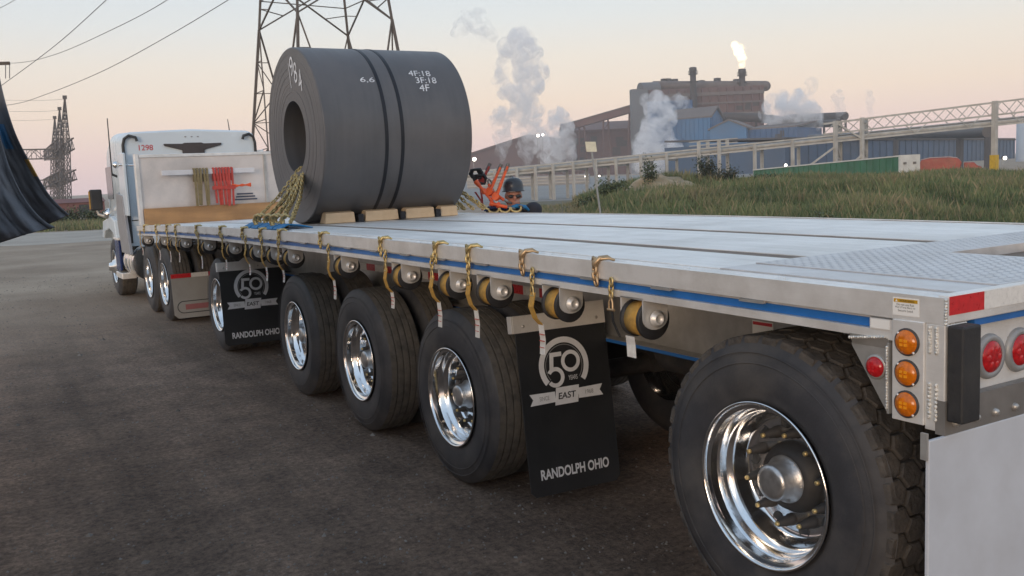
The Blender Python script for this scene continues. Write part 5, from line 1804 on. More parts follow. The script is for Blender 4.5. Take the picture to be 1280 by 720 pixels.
girder(at(93, 186, 150), at(71, 200, 184), 1.7, 'gantry_beam', 'upper dark slanted beam joining the three far columns', 12, 2.2)
girder(at(96, 224, 150), at(70, 234, 184), 1.5, 'gantry_beam', 'lower dark slanted beam joining the three far columns', 12, 2.2)
# power lines
CBL = mat('power_cable', (0.12, 0.12, 0.125), 0.6)
def cable(pts, label, r=.022):
    P = [at(*q) for q in pts]
    Q = []
    for i in range(len(P) - 1):
        p0, p1, p2, p3 = P[max(i - 1, 0)], P[i], P[i + 1], P[min(i + 2, len(P) - 1)]
        for k in range(8):
            s = k / 8
            Q.append(.5 * ((2 * p1) + (p2 - p0) * s + (2 * p0 - 5 * p1 + 4 * p2 - p3) * s * s + (3 * p1 - p0 - 3 * p2 + p3) * s ** 3))
    Q.append(P[-1])
    single('power_line', MB().path(Q, r, 5), CBL, label, 'cable', tuple(P[0]), 'power lines overhead', o=tuple(P[0]))
cable([(-60, 150, 90), (3, 106, 80), (70, 56, 70), (135, -2, 60), (230, -90, 50)], 'steep power line crossing from the tarp up to the top left', .026)
cable([(-60, 74, 100), (12, 79, 90), (66, 69, 78), (140, 37, 66), (212, -2, 56), (300, -70, 46)], 'sagging power line, middle of the three at top left', .024)
cable([(-60, 136, 100), (12, 131, 90), (60, 117, 78), (130, 88, 68), (210, 45, 60), (290, -3, 52), (380, -60, 45)], 'lowest and longest power line at top left', .024)
cable([(-40, 30, 80), (0, 10, 75), (22, -2, 72), (70, -30, 66)], 'short power line in the very top left corner', .022)
for k, (px, py, d) in enumerate(cols):
    cable([(px, py + 1, d), (px - 40, py + 2.5, d + 4), (-60, py + 1, d + 10)], ['thin wire leaving the tallest far column to the left', 'thin wire leaving the middle far column to the left', 'thin wire leaving the smallest far column to the left'][k], .022)
pc = at(-6, 90, 90)
up_ = thing('utility_pole', 'top of a pole with a short crossarm at the left edge', 'utility pole', (pc.x, pc.y, 0))
part('pole', MB().tube((pc.x, pc.y, 0), (pc.x, pc.y, pc.z + 1.2), .16, .11, 10), BARK, up_, (pc.x, pc.y, 0))
a, b = at(-24, 80, 90), at(12, 79, 90)
part('crossarm', MB().bar(a, b, .22, .30), BARK, up_, (pc.x, pc.y, 0))
for px in (7, 12):
    part('insulator', MB().tube(at(px, 80, 90), at(px, 98, 90), .04, n=6), CBL, up_, (pc.x, pc.y, 0))

# far maroon shed and sandy heap on the left
q = dl(84, (100 - 640) / FPX * 84)
sh_ = thing('maroon_shed', 'low maroon shed beyond the roadside bushes on the left', 'shed', q)
MAROON = mat('maroon_cladding', (0.17, 0.075, 0.07), 0.8, 0, .15, .8)
part('wall', MB().box(-2.0, 2.4, -1.5, 1.5, 0, 1.15), MAROON, sh_)
part('roof', MB().prism([(-1.7, 0), (1.7, 0), (0, .35)], (-2.1, 0, 1.153), (0, 1, 0), (0, 0, 1), (4.6, 0, 0)), MAROON, sh_)
part('door', MB().box(.3, 1.1, -1.52, -1.503, .0, .95), SEAL, sh_)
q = dl(30, (127 - 640) / FPX * 30)

# ------------------------------------------------------------------ THE STEEL MILL
BLUEC = mat('blue_mill_cladding', (0.045, 0.15, 0.31), 0.7, 0, .12, .12, 0, 1, (1, 1, .15), dirt=(0.14, 0.145, 0.16), dscale=.05, damt=.5)
BLUED = mat('deep_blue_cladding', (0.028, 0.095, 0.225), 0.7, 0, .12, .12, 0, 1, (1, 1, .15), dirt=(0.10, 0.105, 0.12), dscale=.05, damt=.5)
GREYB = mat('grey_blue_cladding', (0.13, 0.145, 0.165), 0.75, 0, .15, .1, 0, 1, (1, 1, .15), dirt=(0.12, 0.10, 0.09), dscale=.06, damt=.6)
RUST = mat('rust_brown_cladding', (0.118, 0.066, 0.060), 0.85, 0, .25, .1, 0, 1, (1, 1, .2), dirt=(0.17, 0.12, 0.11), dscale=.08, damt=.6)
ROOF = mat('brown_grey_roof', (0.15, 0.125, 0.115), 0.8, 0, .15, .15, dirt=(0.10, 0.085, 0.08), dscale=.1, damt=.5)
DARK = mat('sooty_steel', (0.055, 0.048, 0.046), 0.7, 0.1, .2, .3)
def gpt(px, d):
    return dl(d, (px - 640) / FPX * d)
def zy(px, y, d):
    return at(px, y, d).z
def block(name, parent, O, pL, dL, pR, dR, yT, thick, mt, z0=0.0, zR=None):
    """box whose front runs between two photo columns at their depths"""
    A, B = gpt(pL, dL), gpt(pR, dR)
    n_ = Vector((-(B - A).y, (B - A).x, 0)).normalized()
    if n_.dot(FH) < 0:
        n_ = -n_
    zt = zy(pL, yT, dL) if yT is not None else zR
    up = Vector((0, 0, 1))
    C_, D_ = B + n_ * thick, A + n_ * thick
    m = MB().hexa([A + up * z0, B + up * z0, C_ + up * z0, D_ + up * z0, A + up * zt, B + up * zt, C_ + up * zt, D_ + up * zt])
    return part(name, m, mt, parent, O), A, B, n_, zt
def wallbits(parent, O, A, B, n_, zt, rows, mt, seed, wr=(2, 5), hr=(2, 4), name='window'):
    r = random.Random(seed)
    L_ = (B - A).length
    u = (B - A).normalized()
    for k in range(rows):
        s, z = r.uniform(.05, .9) * L_, r.uniform(.15, .85) * zt
        w_, h_ = r.uniform(*wr), r.uniform(*hr)
        part(name, MB().prism([(0, 0), (w_, 0), (w_, h_), (0, h_)], A + u * s + Vector((0, 0, z)) - n_ * .25, u, (0, 0, 1), n_ * .22), mt, parent, O)
O = gpt(870, 440)
mill = thing('steel_mill_hall', 'tall rusty brown steelmaking hall with blue lower walls and two stacks', 'mill building', O)
hall, A, B, n_, zt = block('hall_wall', mill, O, 818, 440, 960, 440, 114, 60, RUST)
u = (B - A).normalized()
wallbits(mill, O, A, B, n_, zt, 9, DARK, 4, (3, 9), (1.5, 4), 'opening')
wallbits(mill, O, A, B, n_, zt, 5, mat('faded_red_panel', (0.22, 0.07, 0.06), .8), 9, (3, 6), (3, 5), 'red_panel')
for z, h_ in ((.90, 1.6), (.80, .8), (.66, 1.1)):
    part('wall_band', MB().prism([(0, 0), (1, 0), (1, 1), (0, 1)], A + Vector((0, 0, zt * z)) - n_ * 1.0, u * (B - A).length, Vector((0, 0, h_)), n_ * .9), ROOF, mill, O)
for k in range(14):
    s = (B - A).length * (k + .5) / 14
    part('wall_column', MB().bar(A + u * s - n_ * .5, A + u * s - n_ * .5 + Vector((0, 0, zt - .5)), .7), RUST, mill, O)
block('blue_wall', mill, O, 817, 432, 872, 432, 128, 6, BLUED)
block('grey_wall', mill, O, 797, 434, 817.5, 434, 113, 5.8, GREYB)
q0, q1 = at(800, 112.5, 437), at(822, 111.5, 440)
part('roof_barrel', MB().tube(q0, q1, 3.4, 3.4, 18), GREYB, mill, O)
d0_, d1_ = at(816, 107.5, 444), at(957, 107.5, 444)
part('roof_duct', MB().tube(d0_, d1_, 2.3, 2.4, 20).ell(d1_, 2.4, 2.4, 2.4, 16, 10), mat('brown_duct', (0.125, 0.10, 0.09), .7, .1, .2, .3), mill, O)
for k in range(9):
    c = d0_.lerp(d1_, (k + .3) / 9)
    part('duct_saddle', MB().box(c.x - .5, c.x + .5, c.y - 2, c.y + 2, c.z - 4.2, c.z - 2.0), DARK, mill, O)
part('lit_slot', MB().prism([(0, 0), (1.2, 0), (1.2, 3.4), (0, 3.4)], at(940.5, 137, 438), RH, (0, 0, 1), FH * .3), mat('lit_window', (0.7, 0.7, 0.68), .5, emit=((1, .95, .88), .55)), mill, O)
def stack(px, yt, yb, d, r, label):
    a, b = at(px, yb, d), at(px, yt, d)
    a.z = 0
    a.x, a.y = b.x, b.y
    t = thing('chimney_stack', label, 'chimney', a)
    z = b.z
    part('shaft', MB().lathe([(0, r * 1.5), (z * .55, r * 1.2), (z * .88, r), (z - 3, r), (z - 2.9, r * 1.25), (z - .2, r * 1.25), (z, r * .9), (z, r * .7), (z - 2, r * .65)], (0, 0, 0), 'z', 20), DARK, t)
    for f in (.86, .93):
        part('platform', MB().lathe([(z * f, r), (z * f, r * 1.55), (z * f + .3, r * 1.55), (z * f + .3, r)], (0, 0, 0), 'z', 16, closed=True), DARK, t)
    rl = MB()
    for k in range(8):
        tt = k * PI / 4
        rl.bar((r * 1.5 * math.cos(tt), r * 1.5 * math.sin(tt), z * .93), (r * 1.5 * math.cos(tt), r * 1.5 * math.sin(tt), z * .93 + 1.6), .15)
    rl.lathe([(z * .93 + 1.6, r * 1.5), (z * .93 + 1.75, r * 1.5)], (0, 0, 0), 'z', 16)
    part('hand_rail', rl, DARK, t)
    return b
stack(866, 84, 150, 426, 1.35, 'dark idle chimney stack standing left of the burning flare')
ft = stack(927.5, 86, 150, 440, 1.45, 'dark chimney stack with the flare burning on top')

# pipes, ducts and platforms cluttering the hall front
pr_ = random.Random(8)
for k in range(12):
    px, y0_ = pr_.uniform(826, 954), pr_.uniform(118, 150)
    ln_ = pr_.uniform(8, 34)
    q0 = at(px, y0_, 438.5 - pr_.random())
    q1 = q0 + (RH * ln_ if pr_.random() < .6 else Vector((0, 0, -ln_ * .5)))
    part('wall_pipe', MB().tube(q0, q1, pr_.uniform(.35, .8), n=8), pr_.choice([DARK, ROOF, RUST, GREYB]), mill, O)
for k in range(6):
    px = pr_.uniform(826, 950)
    q0 = at(px, 101.5, 446)
    part('roof_vent', MB().box(q0.x - 1.2, q0.x + 1.2, q0.y - 1.2, q0.y + 1.2, q0.z - 2, q0.z + pr_.uniform(.3, 1.6)), DARK, mill, O)
for (x0_, y0_, x1_, y1_, r_) in ((845, 142, 905, 131, .9), (872, 120, 872, 150, 1.1), (905, 128, 935, 146, .8), (935, 118, 955, 140, .7)):
    part('wall_duct', MB().tube(at(x0_, y0_, 437), at(x1_, y1_, 437), r_, n=10), ROOF, mill, O)

# mid blue building with a gable, facing right
O2 = gpt(870, 396)
mid = thing('blue_gable_building', 'blue clad building with a brown sloping roof in front of the tall hall', 'mill building', O2)
A, B, C = gpt(844, 402), gpt(893, 388), gpt(909, 402)
ez, rz_ = zy(868, 149, 396), zy(894, 136.5, 395)
up = Vector((0, 0, 1))
D_ = A + (C - B)
M1, M2 = (B + C) / 2, (A + D_) / 2
m = MB().add([A, B, C, D_, A + up * ez, B + up * ez, C + up * ez, D_ + up * ez, M1 + up * rz_, M2 + up * rz_], [(0, 1, 5, 4), (1, 2, 6, 8, 5), (2, 3, 7, 6), (3, 0, 4, 9, 7)])
part('wall', m, BLUEC, mid, O2)
ov = (B - A).normalized() * 1.0
for e0, e1 in ((A, B), (D_, C)):
    a_, b_ = e0 - ov + up * (ez - .3), e1 + ov + up * (ez - .3)
    c_, d_ = M1 + ov + up * (rz_ + .25), M2 - ov + up * (rz_ + .25)
    k_ = up * .8
    part('roof', MB().hexa([a_, b_, c_, d_, a_ + k_, b_ + k_, c_ + k_, d_ + k_]), ROOF, mid, O2)
u = (B - A).normalized()
nn = Vector((u.y, -u.x, 0))
if nn.dot(FH) > 0:
    nn = -nn
part('tall_door', MB().prism([(0, 0), (1.1, 0), (1.1, 8.6), (0, 8.6)], gpt(858.5, 397) + up * 5.5 + nn * .6, u, up, nn * .2), BLUED, mid, O2)
for k in range(9):
    s = (B - A).length * (k + .5) / 9
    part('wall_rib', MB().bar(A + u * s + nn * .12, A + u * s + nn * .12 + up * ez * .98, .22), BLUEC, mid, O2)
for k in range(3):
    g0 = B.lerp(C, .2 + .3 * k)
    part('wall_rib', MB().bar(g0, g0 + up * ez, .3), BLUED, mid, O2)

O3 = gpt(925, 380)
low = thing('blue_low_building', 'lower blue building with a small gable below the big ducts', 'mill building', O3)
A, B = gpt(893, 382), gpt(938, 376)
n_ = Vector((-(B - A).y, (B - A).x, 0)).normalized()
n_ = n_ if n_.dot(FH) > 0 else -n_
ez, rz_ = zy(915, 161, 380), zy(918, 151.5, 380)
Mm = A.lerp(B, .52)
m = MB().add([A, B, B + up * ez, Mm + up * rz_, A + up * ez] + [q + n_ * 22 for q in (A, B, B + up * ez, Mm + up * rz_, A + up * ez)],
             [(0, 1, 2, 3, 4), (9, 8, 7, 6, 5), (0, 4, 9, 5), (1, 6, 7, 2)])
part('wall', m, BLUEC, low, O3)
for e in (A, B):
    s_ = (e - Mm).normalized() * .8
    s_.z = 0
    a_, b_ = e + s_ + up * (ez - .4) - n_ * .6, Mm + up * (rz_ + .1) - n_ * .6
    part('roof', MB().hexa([a_, b_, b_ + n_ * 23, a_ + n_ * 23, a_ + up * .6, b_ + up * .6, b_ + n_ * 23 + up * .6, a_ + n_ * 23 + up * .6]), ROOF, low, O3)
_, A2, B2, n2, z2 = block('wall', low, O3, 939, 380, 1000, 368, 163, 30, BLUED)
part('flat_roof', MB().hexa([A2 + up * (z2 + .02), B2 + up * (z2 + .02), B2 + n2 * 30 + up * (z2 + 3), A2 + n2 * 30 + up * (z2 + 3), A2 + up * (z2 + .6), B2 + up * (z2 + .6), B2 + n2 * 30 + up * (z2 + 3.6), A2 + n2 * 30 + up * (z2 + 3.6)]), ROOF, low, O3)
wallbits(low, O3, A2, B2, n2, z2, 6, DARK, 5, (1.5, 3), (1.5, 3), 'opening')
u2 = (B2 - A2).normalized()
for k in range(9):
    s = (B2 - A2).length * (k + .5) / 9
    part('wall_rib', MB().bar(A2 + u2 * s - n2 * .15, A2 + u2 * s - n2 * .15 + up * z2, .25), BLUED, low, O3)

def duct(name, pts, r, label, mt=DARK):
    P = [at(*q) for q in pts]
    t = thing(name, label, 'duct', (P[0].x, P[0].y, 0))
    part('pipe', MB().path(P, r, 16), mt, t, (P[0].x, P[0].y, 0))
    for k in range(len(P)):
        c = P[k]
        part('support', MB().bar((c.x, c.y, 0), (c.x, c.y, c.z - r + .1), .7), mt, t, (P[0].x, P[0].y, 0))
    rb = MB()
    for k in range(1, 6):
        c = P[0].lerp(P[-1], k / 6)
    return t
duct('gas_duct', [(904, 146, 400), (945, 147, 396), (985, 152, 392)], 1.9, 'thick sooty gas duct above the lower blue building')
duct('gas_duct', [(985, 147.5, 440), (1020, 146.5, 420), (1057, 145, 402)], 1.75, 'dark gas duct whose open end shows right of the steam cloud')
duct('gas_duct', [(985, 155, 430), (1030, 154.5, 400), (1048, 154, 380)], 1.6, 'lower dark gas duct just above the pipe rack')

O4 = gpt(1140, 250)
lng = thing('long_blue_shed', 'very long low blue shed with a dark barrel roof on the right', 'mill building', O4)
_, A, B, n_, zt = block('wall', lng, O4, 985, 190, 1271, 330, 176, 28, mat('slate_blue_cladding', (0.06, 0.105, 0.175), 0.7, 0, .12, .12, 0, 1, (1, 1, .15), dirt=(0.11, 0.115, 0.13), dscale=.05, damt=.5))
u = (B - A).normalized()
for k in range(40):
    s = (B - A).length * (k + .5) / 40
    part('wall_rib', MB().bar(A + u * s - n_ * .15, A + u * s - n_ * .15 + up * zt, .25), MATS['slate_blue_cladding'], lng, O4)
part('roof', MB().hexa([A + up * (zt + .3), B + up * (zt + .3), B + n_ * 28 + up * (zt + 1.2), A + n_ * 28 + up * (zt + 1.2), A + up * (zt + .7), B + up * (zt + .7), B + n_ * 28 + up * (zt + 1.6), A + n_ * 28 + up * (zt + 1.6)]), mat('dark_slate_roof', (0.085, 0.085, 0.09), .6, 0, .15, .2), lng, O4)
part('eave', MB().bar(A - n_ * .4 + up * (zt + .3), B - n_ * .4 + up * (zt + .15), .4), DARK, lng, O4)

duct('gas_main', [(1012, 171.5, 300), (1120, 168, 185), (1200, 166, 132), (1236, 164.5, 116)], .78, 'long tapering dark gas main ending bluntly left of the tall rack post', MATS['dark_slate_roof'])
O5 = gpt(755, 480)
shd = thing('maroon_mill_shed', 'dark maroon mill shed below the sloping conveyor left of the tall hall', 'mill building', O5)
_, A, B, n_, zt = block('wall', shd, O5, 714, 486, 800, 486, 166, 40, mat('dark_maroon_cladding', (0.125, 0.062, 0.056), .85, 0, .2, .1, dirt=(0.14, 0.11, 0.11), dscale=.06, damt=.5))
part('roof', MB().prism([(-2, 0), (21, 5), (42, 0), (42, .8), (21, 5.8), (-2, .8)], A + up * zt - Vector(B - A).normalized() * 1, n_, up, (B - A) + Vector(B - A).normalized() * 2), MATS['rust_brown_cladding'], shd, O5)
wallbits(shd, O5, A, B, n_, zt, 8, DARK, 6, (2, 6), (2, 5), 'opening')
O6 = gpt(640, 520)
shl = thing('left_mill_shed', 'brown mill shed with a long sloping roof behind the steam plumes', 'mill building', O6)
A, B = gpt(575, 520), gpt(716, 520)
zl, zm, zrr = zy(590, 194, 520), zy(668, 170, 520), zy(716, 176, 520)
P_ = [(0, 0), ((B - A).length, 0), ((B - A).length, zrr), ((gpt(668, 520) - A).length, zm), (0, zl - 2)]
part('wall', MB().prism(P_, A, (B - A).normalized(), up, FH * 35), MATS['dark_maroon_cladding'], shl, O6)
pa, pb = A + up * (zl - 1.8), gpt(668, 520) + up * (zm + .3)
pc_ = B + up * (zrr + .3)
part('roof', MB().bar(pa + FH * 17, pb + FH * 17, 38, .9), RUST, shl, O6)
part('roof', MB().bar(pb + FH * 17, pc_ + FH * 17, 38, .9), RUST, shl, O6)
for k, (px, y, w_, h_) in enumerate(((625, 200, 6, 6), (640, 192, 8, 5), (655, 205, 5, 8), (680, 196, 9, 6), (700, 206, 7, 4), (612, 205, 5, 4))):
    part('opening', MB().prism([(0, 0), (w_, 0), (w_, h_), (0, h_)], at(px, y, 519) - FH * .3, (B - A).normalized(), up, FH * .28), DARK if k % 2 else GREYB, shl, O6)

# sloping conveyor gallery with trestles
ca, cb_ = at(708, 160, 462), at(799, 134, 440)
cv = thing('conveyor_gallery', 'rust brown sloping conveyor gallery rising to the tall hall', 'conveyor', (ca.x, ca.y, 0))
part('gallery', MB().bar(ca, cb_, 3.4, 2.9), RUST, cv, (ca.x, ca.y, 0))
part('gallery_roof', MB().bar(ca + up * 1.75, cb_ + up * 1.75, 4.2, .5), ROOF, cv, (ca.x, ca.y, 0))
for f in (.22, .55, .90):
    q = ca.lerp(cb_, f)
    for s in (-1, 1):
        part('trestle_leg', MB().bar(Vector((q.x, q.y, 0)) + RH * s * 2.6, q + RH * s * 1.1 - up * 1.5, .6), RUST, cv, (ca.x, ca.y, 0))
    for k in range(5):
        z0_, z1_ = q.z * k / 5.5, q.z * (k + 1) / 5.5
        part('trestle_brace', MB().bar(Vector((q.x, q.y, z0_)) - RH * 2.2, Vector((q.x, q.y, z1_)) + RH * 1.8, .35), RUST, cv, (ca.x, ca.y, 0))

# grey wall beyond the rack and a pale tank at the right edge
O7 = gpt(670, 150)
gw = thing('grey_wall', 'low grey wall with horizontal rails seen between the rack posts', 'wall', O7)
_, A, B, n_, zt = block('wall', gw, O7, 590, 152, 742, 148, 223.5, 1.0, mat('grey_wall_paint', (0.29, 0.295, 0.30), .8, 0, .08, .3))
for z in (.35, .85, 1.3):
    part('rail', MB().bar(A - n_ * .08 + up * z, B - n_ * .08 + up * z, .12), GALV, gw, O7)
tk_ = gpt(1292, 200)
pt = thing('pale_tank', 'pale blue storage tank cut off by the right edge of the photo', 'tank', tk_)
part('shell', MB().lathe([(0, 3.0), (9.0, 3.0), (9.4, 2.6), (9.7, 0)], (0, 0, 0), 'z', 40), mat('pale_blue_tank', (0.42, 0.48, 0.55), .5, 0, .06, .5), pt)
part('rim_band', MB().lathe([(8.7, 3.0), (8.7, 3.08), (9.0, 3.08), (9.0, 3.0)], (0, 0, 0), 'z', 40), GALV, pt)

# ------------------------------------------------------------------ LAMPS THAT ARE LIT
LAMP = mat('lit_floodlight_lens', (1, 1, 1), .4, emit=((1.0, .93, .80), 5.0))
LAMPY = mat('lit_amber_lens', (1, .8, .4), .4, emit=((1.0, .72, .25), 2.0))
lamps = [(593, 199, 300, 3.0, 'brightest white floodlight, right beside the coil'), (581, 207.5, 300, 1.5, 'small lamp close to the coil, lower than the bright one'), (672.5, 169.5, 420, 2.3, 'left lamp of the pair glowing in the steam'), (678.5, 168.5, 420, 1.9, 'right lamp of the pair glowing in the steam'),
         (732, 220.5, 135, 1.7, 'small lamp low behind the rack, left of the sign post'), (749, 220, 135, 1.4, 'small lamp low behind the rack, right of the sign post'), (988, 190, 250, 2.6, 'white lamp under the rack, above the green trailer'), (982, 206.5, 90, 2.2, 'white lamp low down, resting on the green trailer edge line'),
         (1050, 184.5, 150, 2.0, 'amber lamp beside the rack post'), (1200, 200.5, 160, 2.6, 'white lamp above the red truck'), (1256, 197.5, 160, 2.8, 'white lamp between the yellow based rack posts'), (1211, 205, 150, 1.3, 'small reddish lamp right of the red truck'), (604, 214, 280, 1.2, 'tiny lamp behind the orange levers')]
for px, py, d, r_, lab in lamps:
    c = at(px, py, d)
    r = .85 * r_ * d / FPX
    t = thing('floodlight', lab, 'lamp', (c.x, c.y, 0), 0, 'lit lamps around the mill')
    part('lens', MB().ell(c - FH * r * .2, r * .9, r * .9, r * .9, 14, 10), LAMPY if 'amber' in lab or 'reddish' in lab else LAMP, t, (c.x, c.y, 0))
    part('housing', MB().box(c.x - r * .8, c.x + r * .8, c.y + r * .6, c.y + r * 1.4, c.z - r * .5, c.z + r * .8), DARK, t, (c.x, c.y, 0))
    part('pole', MB().tube((c.x, c.y + r * 1.0, 0), (c.x, c.y + r, c.z - r * .4), max(.05, r * .12), n=6), GALV, t, (c.x, c.y, 0))

# ------------------------------------------------------------------ FLAME AND STEAM
def blob(name, pts, d, label, cat, mt, vox, seed, n=5, spread=.45, group=None, jit=.25, grow=1.38):
    """closed lumpy surface grown from photo points (px, py, radius in px) at depth d"""
    r = random.Random(seed)
    k_ = d / FPX
    c0 = at(pts[0][0], pts[0][1], d)
    m = MB()
    for i in range(len(pts) - 1):
        (x0, y0, r0), (x1, y1, r1) = pts[i], pts[i + 1]
        steps = max(2, int(math.hypot(x1 - x0, y1 - y0) / (.5 * max(1.0, min(r0, r1)))))
        steps = min(steps, 24)
        for s in range(steps):
            f = s / steps
            x, y, rr = x0 + (x1 - x0) * f, y0 + (y1 - y0) * f, (r0 + (r1 - r0) * f) * grow
            c = at(x, y, d) - c0
            m.ell(c, rr * k_ * .75, rr * k_ * .75, rr * k_ * .75, 12, 8)
            for q in range(n):
                o_ = Vector((r.gauss(0, 1), r.gauss(0, 1), r.gauss(0, .9)))
                o_ = o_.normalized() * rr * k_ * r.uniform(.35, .35 + spread * 1.2)
                s_ = rr * k_ * r.uniform(.28, .28 + jit * 1.2)
                m.ell(c + o_, s_, s_, s_, 10, 7)
    o = single(name, m, mt, label, cat, tuple(c0), group, o=(0, 0, 0))
    rm_ = o.modifiers.new('remesh', 'REMESH')
    rm_.mode = 'VOXEL'
    rm_.voxel_size = vox * k_
    rm_.use_smooth_shade = True
    return o
def steam_mat(name, dens, scale, lo=.38, hi=.62, col=(.93, .94, .96)):
    m = bpy.data.materials.new(name)
    m.use_nodes = True
    t = m.node_tree
    t.nodes.clear()
    L = t.links.new
    out = t.nodes.new('ShaderNodeOutputMaterial')
    pv = t.nodes.new('ShaderNodeVolumePrincipled')
    pv.inputs['Color'].default_value = (*col, 1)
    pv.inputs['Anisotropy'].default_value = .2
    tc_ = t.nodes.new('ShaderNodeTexCoord')
    nz = t.nodes.new('ShaderNodeTexNoise')
    nz.inputs['Scale'].default_value = scale
    nz.inputs['Detail'].default_value = 5
    nz.inputs['Roughness'].default_value = .6
    nz.inputs['Distortion'].default_value = .9
    L(tc_.outputs['Object'], nz.inputs['Vector'])
    mr = t.nodes.new('ShaderNodeMapRange')
    mr.interpolation_type = 'SMOOTHSTEP'
    mr.inputs['From Min'].default_value = lo
    mr.inputs['From Max'].default_value = hi
    mr.inputs['To Max'].default_value = dens
    L(nz.outputs[0], mr.inputs['Value'])
    L(mr.outputs[0], pv.inputs['Density'])
    L(pv.outputs[0], out.inputs['Volume'])
    return m
ST1 = steam_mat('steam_dense', .50, .15, .40, .78, (.995, .995, 1))
ST2 = steam_mat('steam_thin', .42, .17, .40, .72, (.995, .995, 1))
ST3 = steam_mat('steam_wisp', .28, .2, .38, .72, (.99, .99, 1))
SG = 'white steam plumes over the mill'
blob('steam_plume', [(627, 203, 2), (627, 185, 7), (628, 165, 10), (627, 146, 12), (622, 138, 8)], 455, 'slim short steam plume, leftmost of the plumes beside the coil', 'steam', ST1, 1.3, 1, 5, group=SG)
blob('steam_plume', [(658, 206, 4), (660, 180, 10), (662, 150, 14), (655, 118, 18), (662, 92, 18), (655, 66, 19), (648, 50, 15), (645, 40, 8)], 460, 'tallest steam plume, rising highest left of the sign', 'steam', ST1, 1.4, 2, 6, group=SG)
blob('steam_plume', [(640, 118, 9), (628, 104, 9), (625, 84, 6), (634, 66, 6)], 458, 'side billow hanging on the left flank of the tallest plume', 'steam', ST2, 1.3, 3, 5, group=SG)
blob('steam_plume', [(616, 44, 8), (598, 32, 11), (582, 24, 11), (570, 40, 6), (600, 14, 7)], 470, 'faint torn steam wisp drifting high above the coil', 'steam', steam_mat('steam_faint', .13, .15, .40, .72), 1.4, 4, 5, group=SG)
blob('steam_plume', [(700, 205, 9), (700, 185, 17), (700, 165, 17), (699, 148, 13), (699, 138, 7)], 450, 'broad low steam plume between the tallest plume and the sign', 'steam', ST1, 1.3, 5, 6, group=SG)
blob('steam_plume', [(684, 206, 8), (682, 190, 10), (676, 172, 8), (676, 162, 5)], 452, 'pale thin steam between the tallest and the broad plume', 'steam', ST2, 1.3, 6, 5, group=SG)
blob('steam_plume', [(822, 196, 30), (820, 178, 25), (820, 155, 18), (822, 132, 14), (821, 117, 8)], 385, 'steam column rising in front of the grey end of the tall hall', 'steam', ST1, 1.3, 7, 6, group=SG)
blob('steam_plume', [(866, 150, 5), (858, 140, 7), (850, 130, 8), (846, 120, 5)], 420, 'small puff of steam beside the idle chimney stack', 'steam', ST2, 1.2, 8, 5, group=SG)
blob('steam_plume', [(958, 146, 8), (972, 135, 15), (985, 132, 18), (1000, 138, 17), (1014, 145, 14), (1024, 150, 8)], 385, 'big round steam cloud drifting right of the flare', 'steam', ST1, 1.3, 9, 7, group=SG)
blob('steam_plume', [(960, 150, 5), (975, 152, 8), (995, 154, 8)], 384, 'thin underside of steam trailing below the big round cloud', 'steam', ST2, 1.2, 10, 5, group=SG)
blob('steam_plume', [(1048, 147, 3), (1049, 135, 6), (1047, 122, 6), (1050, 113, 4)], 400, 'short thin steam plume left of the pair at the right', 'steam', ST2, 1.1, 11, 5, group=SG)
blob('steam_plume', [(1088, 147, 3), (1087, 134, 4), (1086, 121, 5), (1086, 113, 4)], 410, 'faint short steam plume, rightmost of all the plumes', 'steam', ST3, 1.1, 12, 5, group=SG)
blob('steam_plume', [(1018, 112, 3), (1016, 105, 7), (1015, 98, 5)], 420, 'tiny detached steam puff above the big round cloud', 'steam', ST3, 1.1, 13, 5, group=SG)
blob('steam_plume', [(966, 208, 4), (976, 199, 8), (986, 195, 7), (975, 188, 5)], 240, 'ground level steam drifting round the lamp under the rack', 'steam', steam_mat('steam_low', .18, .3), 1.3, 14, 6, group=SG)

fm = bpy.data.materials.new('flare_fire')
fm.use_nodes = True
t = fm.node_tree
t.nodes.clear()
out = t.nodes.new('ShaderNodeOutputMaterial')
em = t.nodes.new('ShaderNodeVolumePrincipled')
em.inputs['Density'].default_value = 0.02
em.inputs['Color'].default_value = (1, .9, .75, 1)
em.inputs['Emission Color'].default_value = (1.0, .72, .36, 1)
tc_ = t.nodes.new('ShaderNodeTexCoord')
nz = t.nodes.new('ShaderNodeTexNoise')
nz.inputs['Scale'].default_value = .42
nz.inputs['Detail'].default_value = 4
t.links.new(tc_.outputs['Object'], nz.inputs['Vector'])
mr = t.nodes.new('ShaderNodeMapRange')
mr.inputs['From Min'].default_value = .40
mr.inputs['From Max'].default_value = .62
mr.inputs['To Min'].default_value = .02
mr.inputs['To Max'].default_value = .45
t.links.new(nz.outputs[0], mr.inputs['Value'])
t.links.new(mr.outputs[0], em.inputs['Emission Strength'])
t.links.new(em.outputs[0], out.inputs['Volume'])
blob('flare_flame', [(927.5, 86.5, 2.6), (927.5, 80, 5.2), (927, 72, 7.5), (924, 65, 8.5), (920, 59, 7), (917, 55, 4.5), (928, 60, 4), (926, 54, 2.5)], 440, 'bright cream flare flame burning on top of the chimney stack', 'flame', fm, 1.0, 21, 5, grow=1.0)

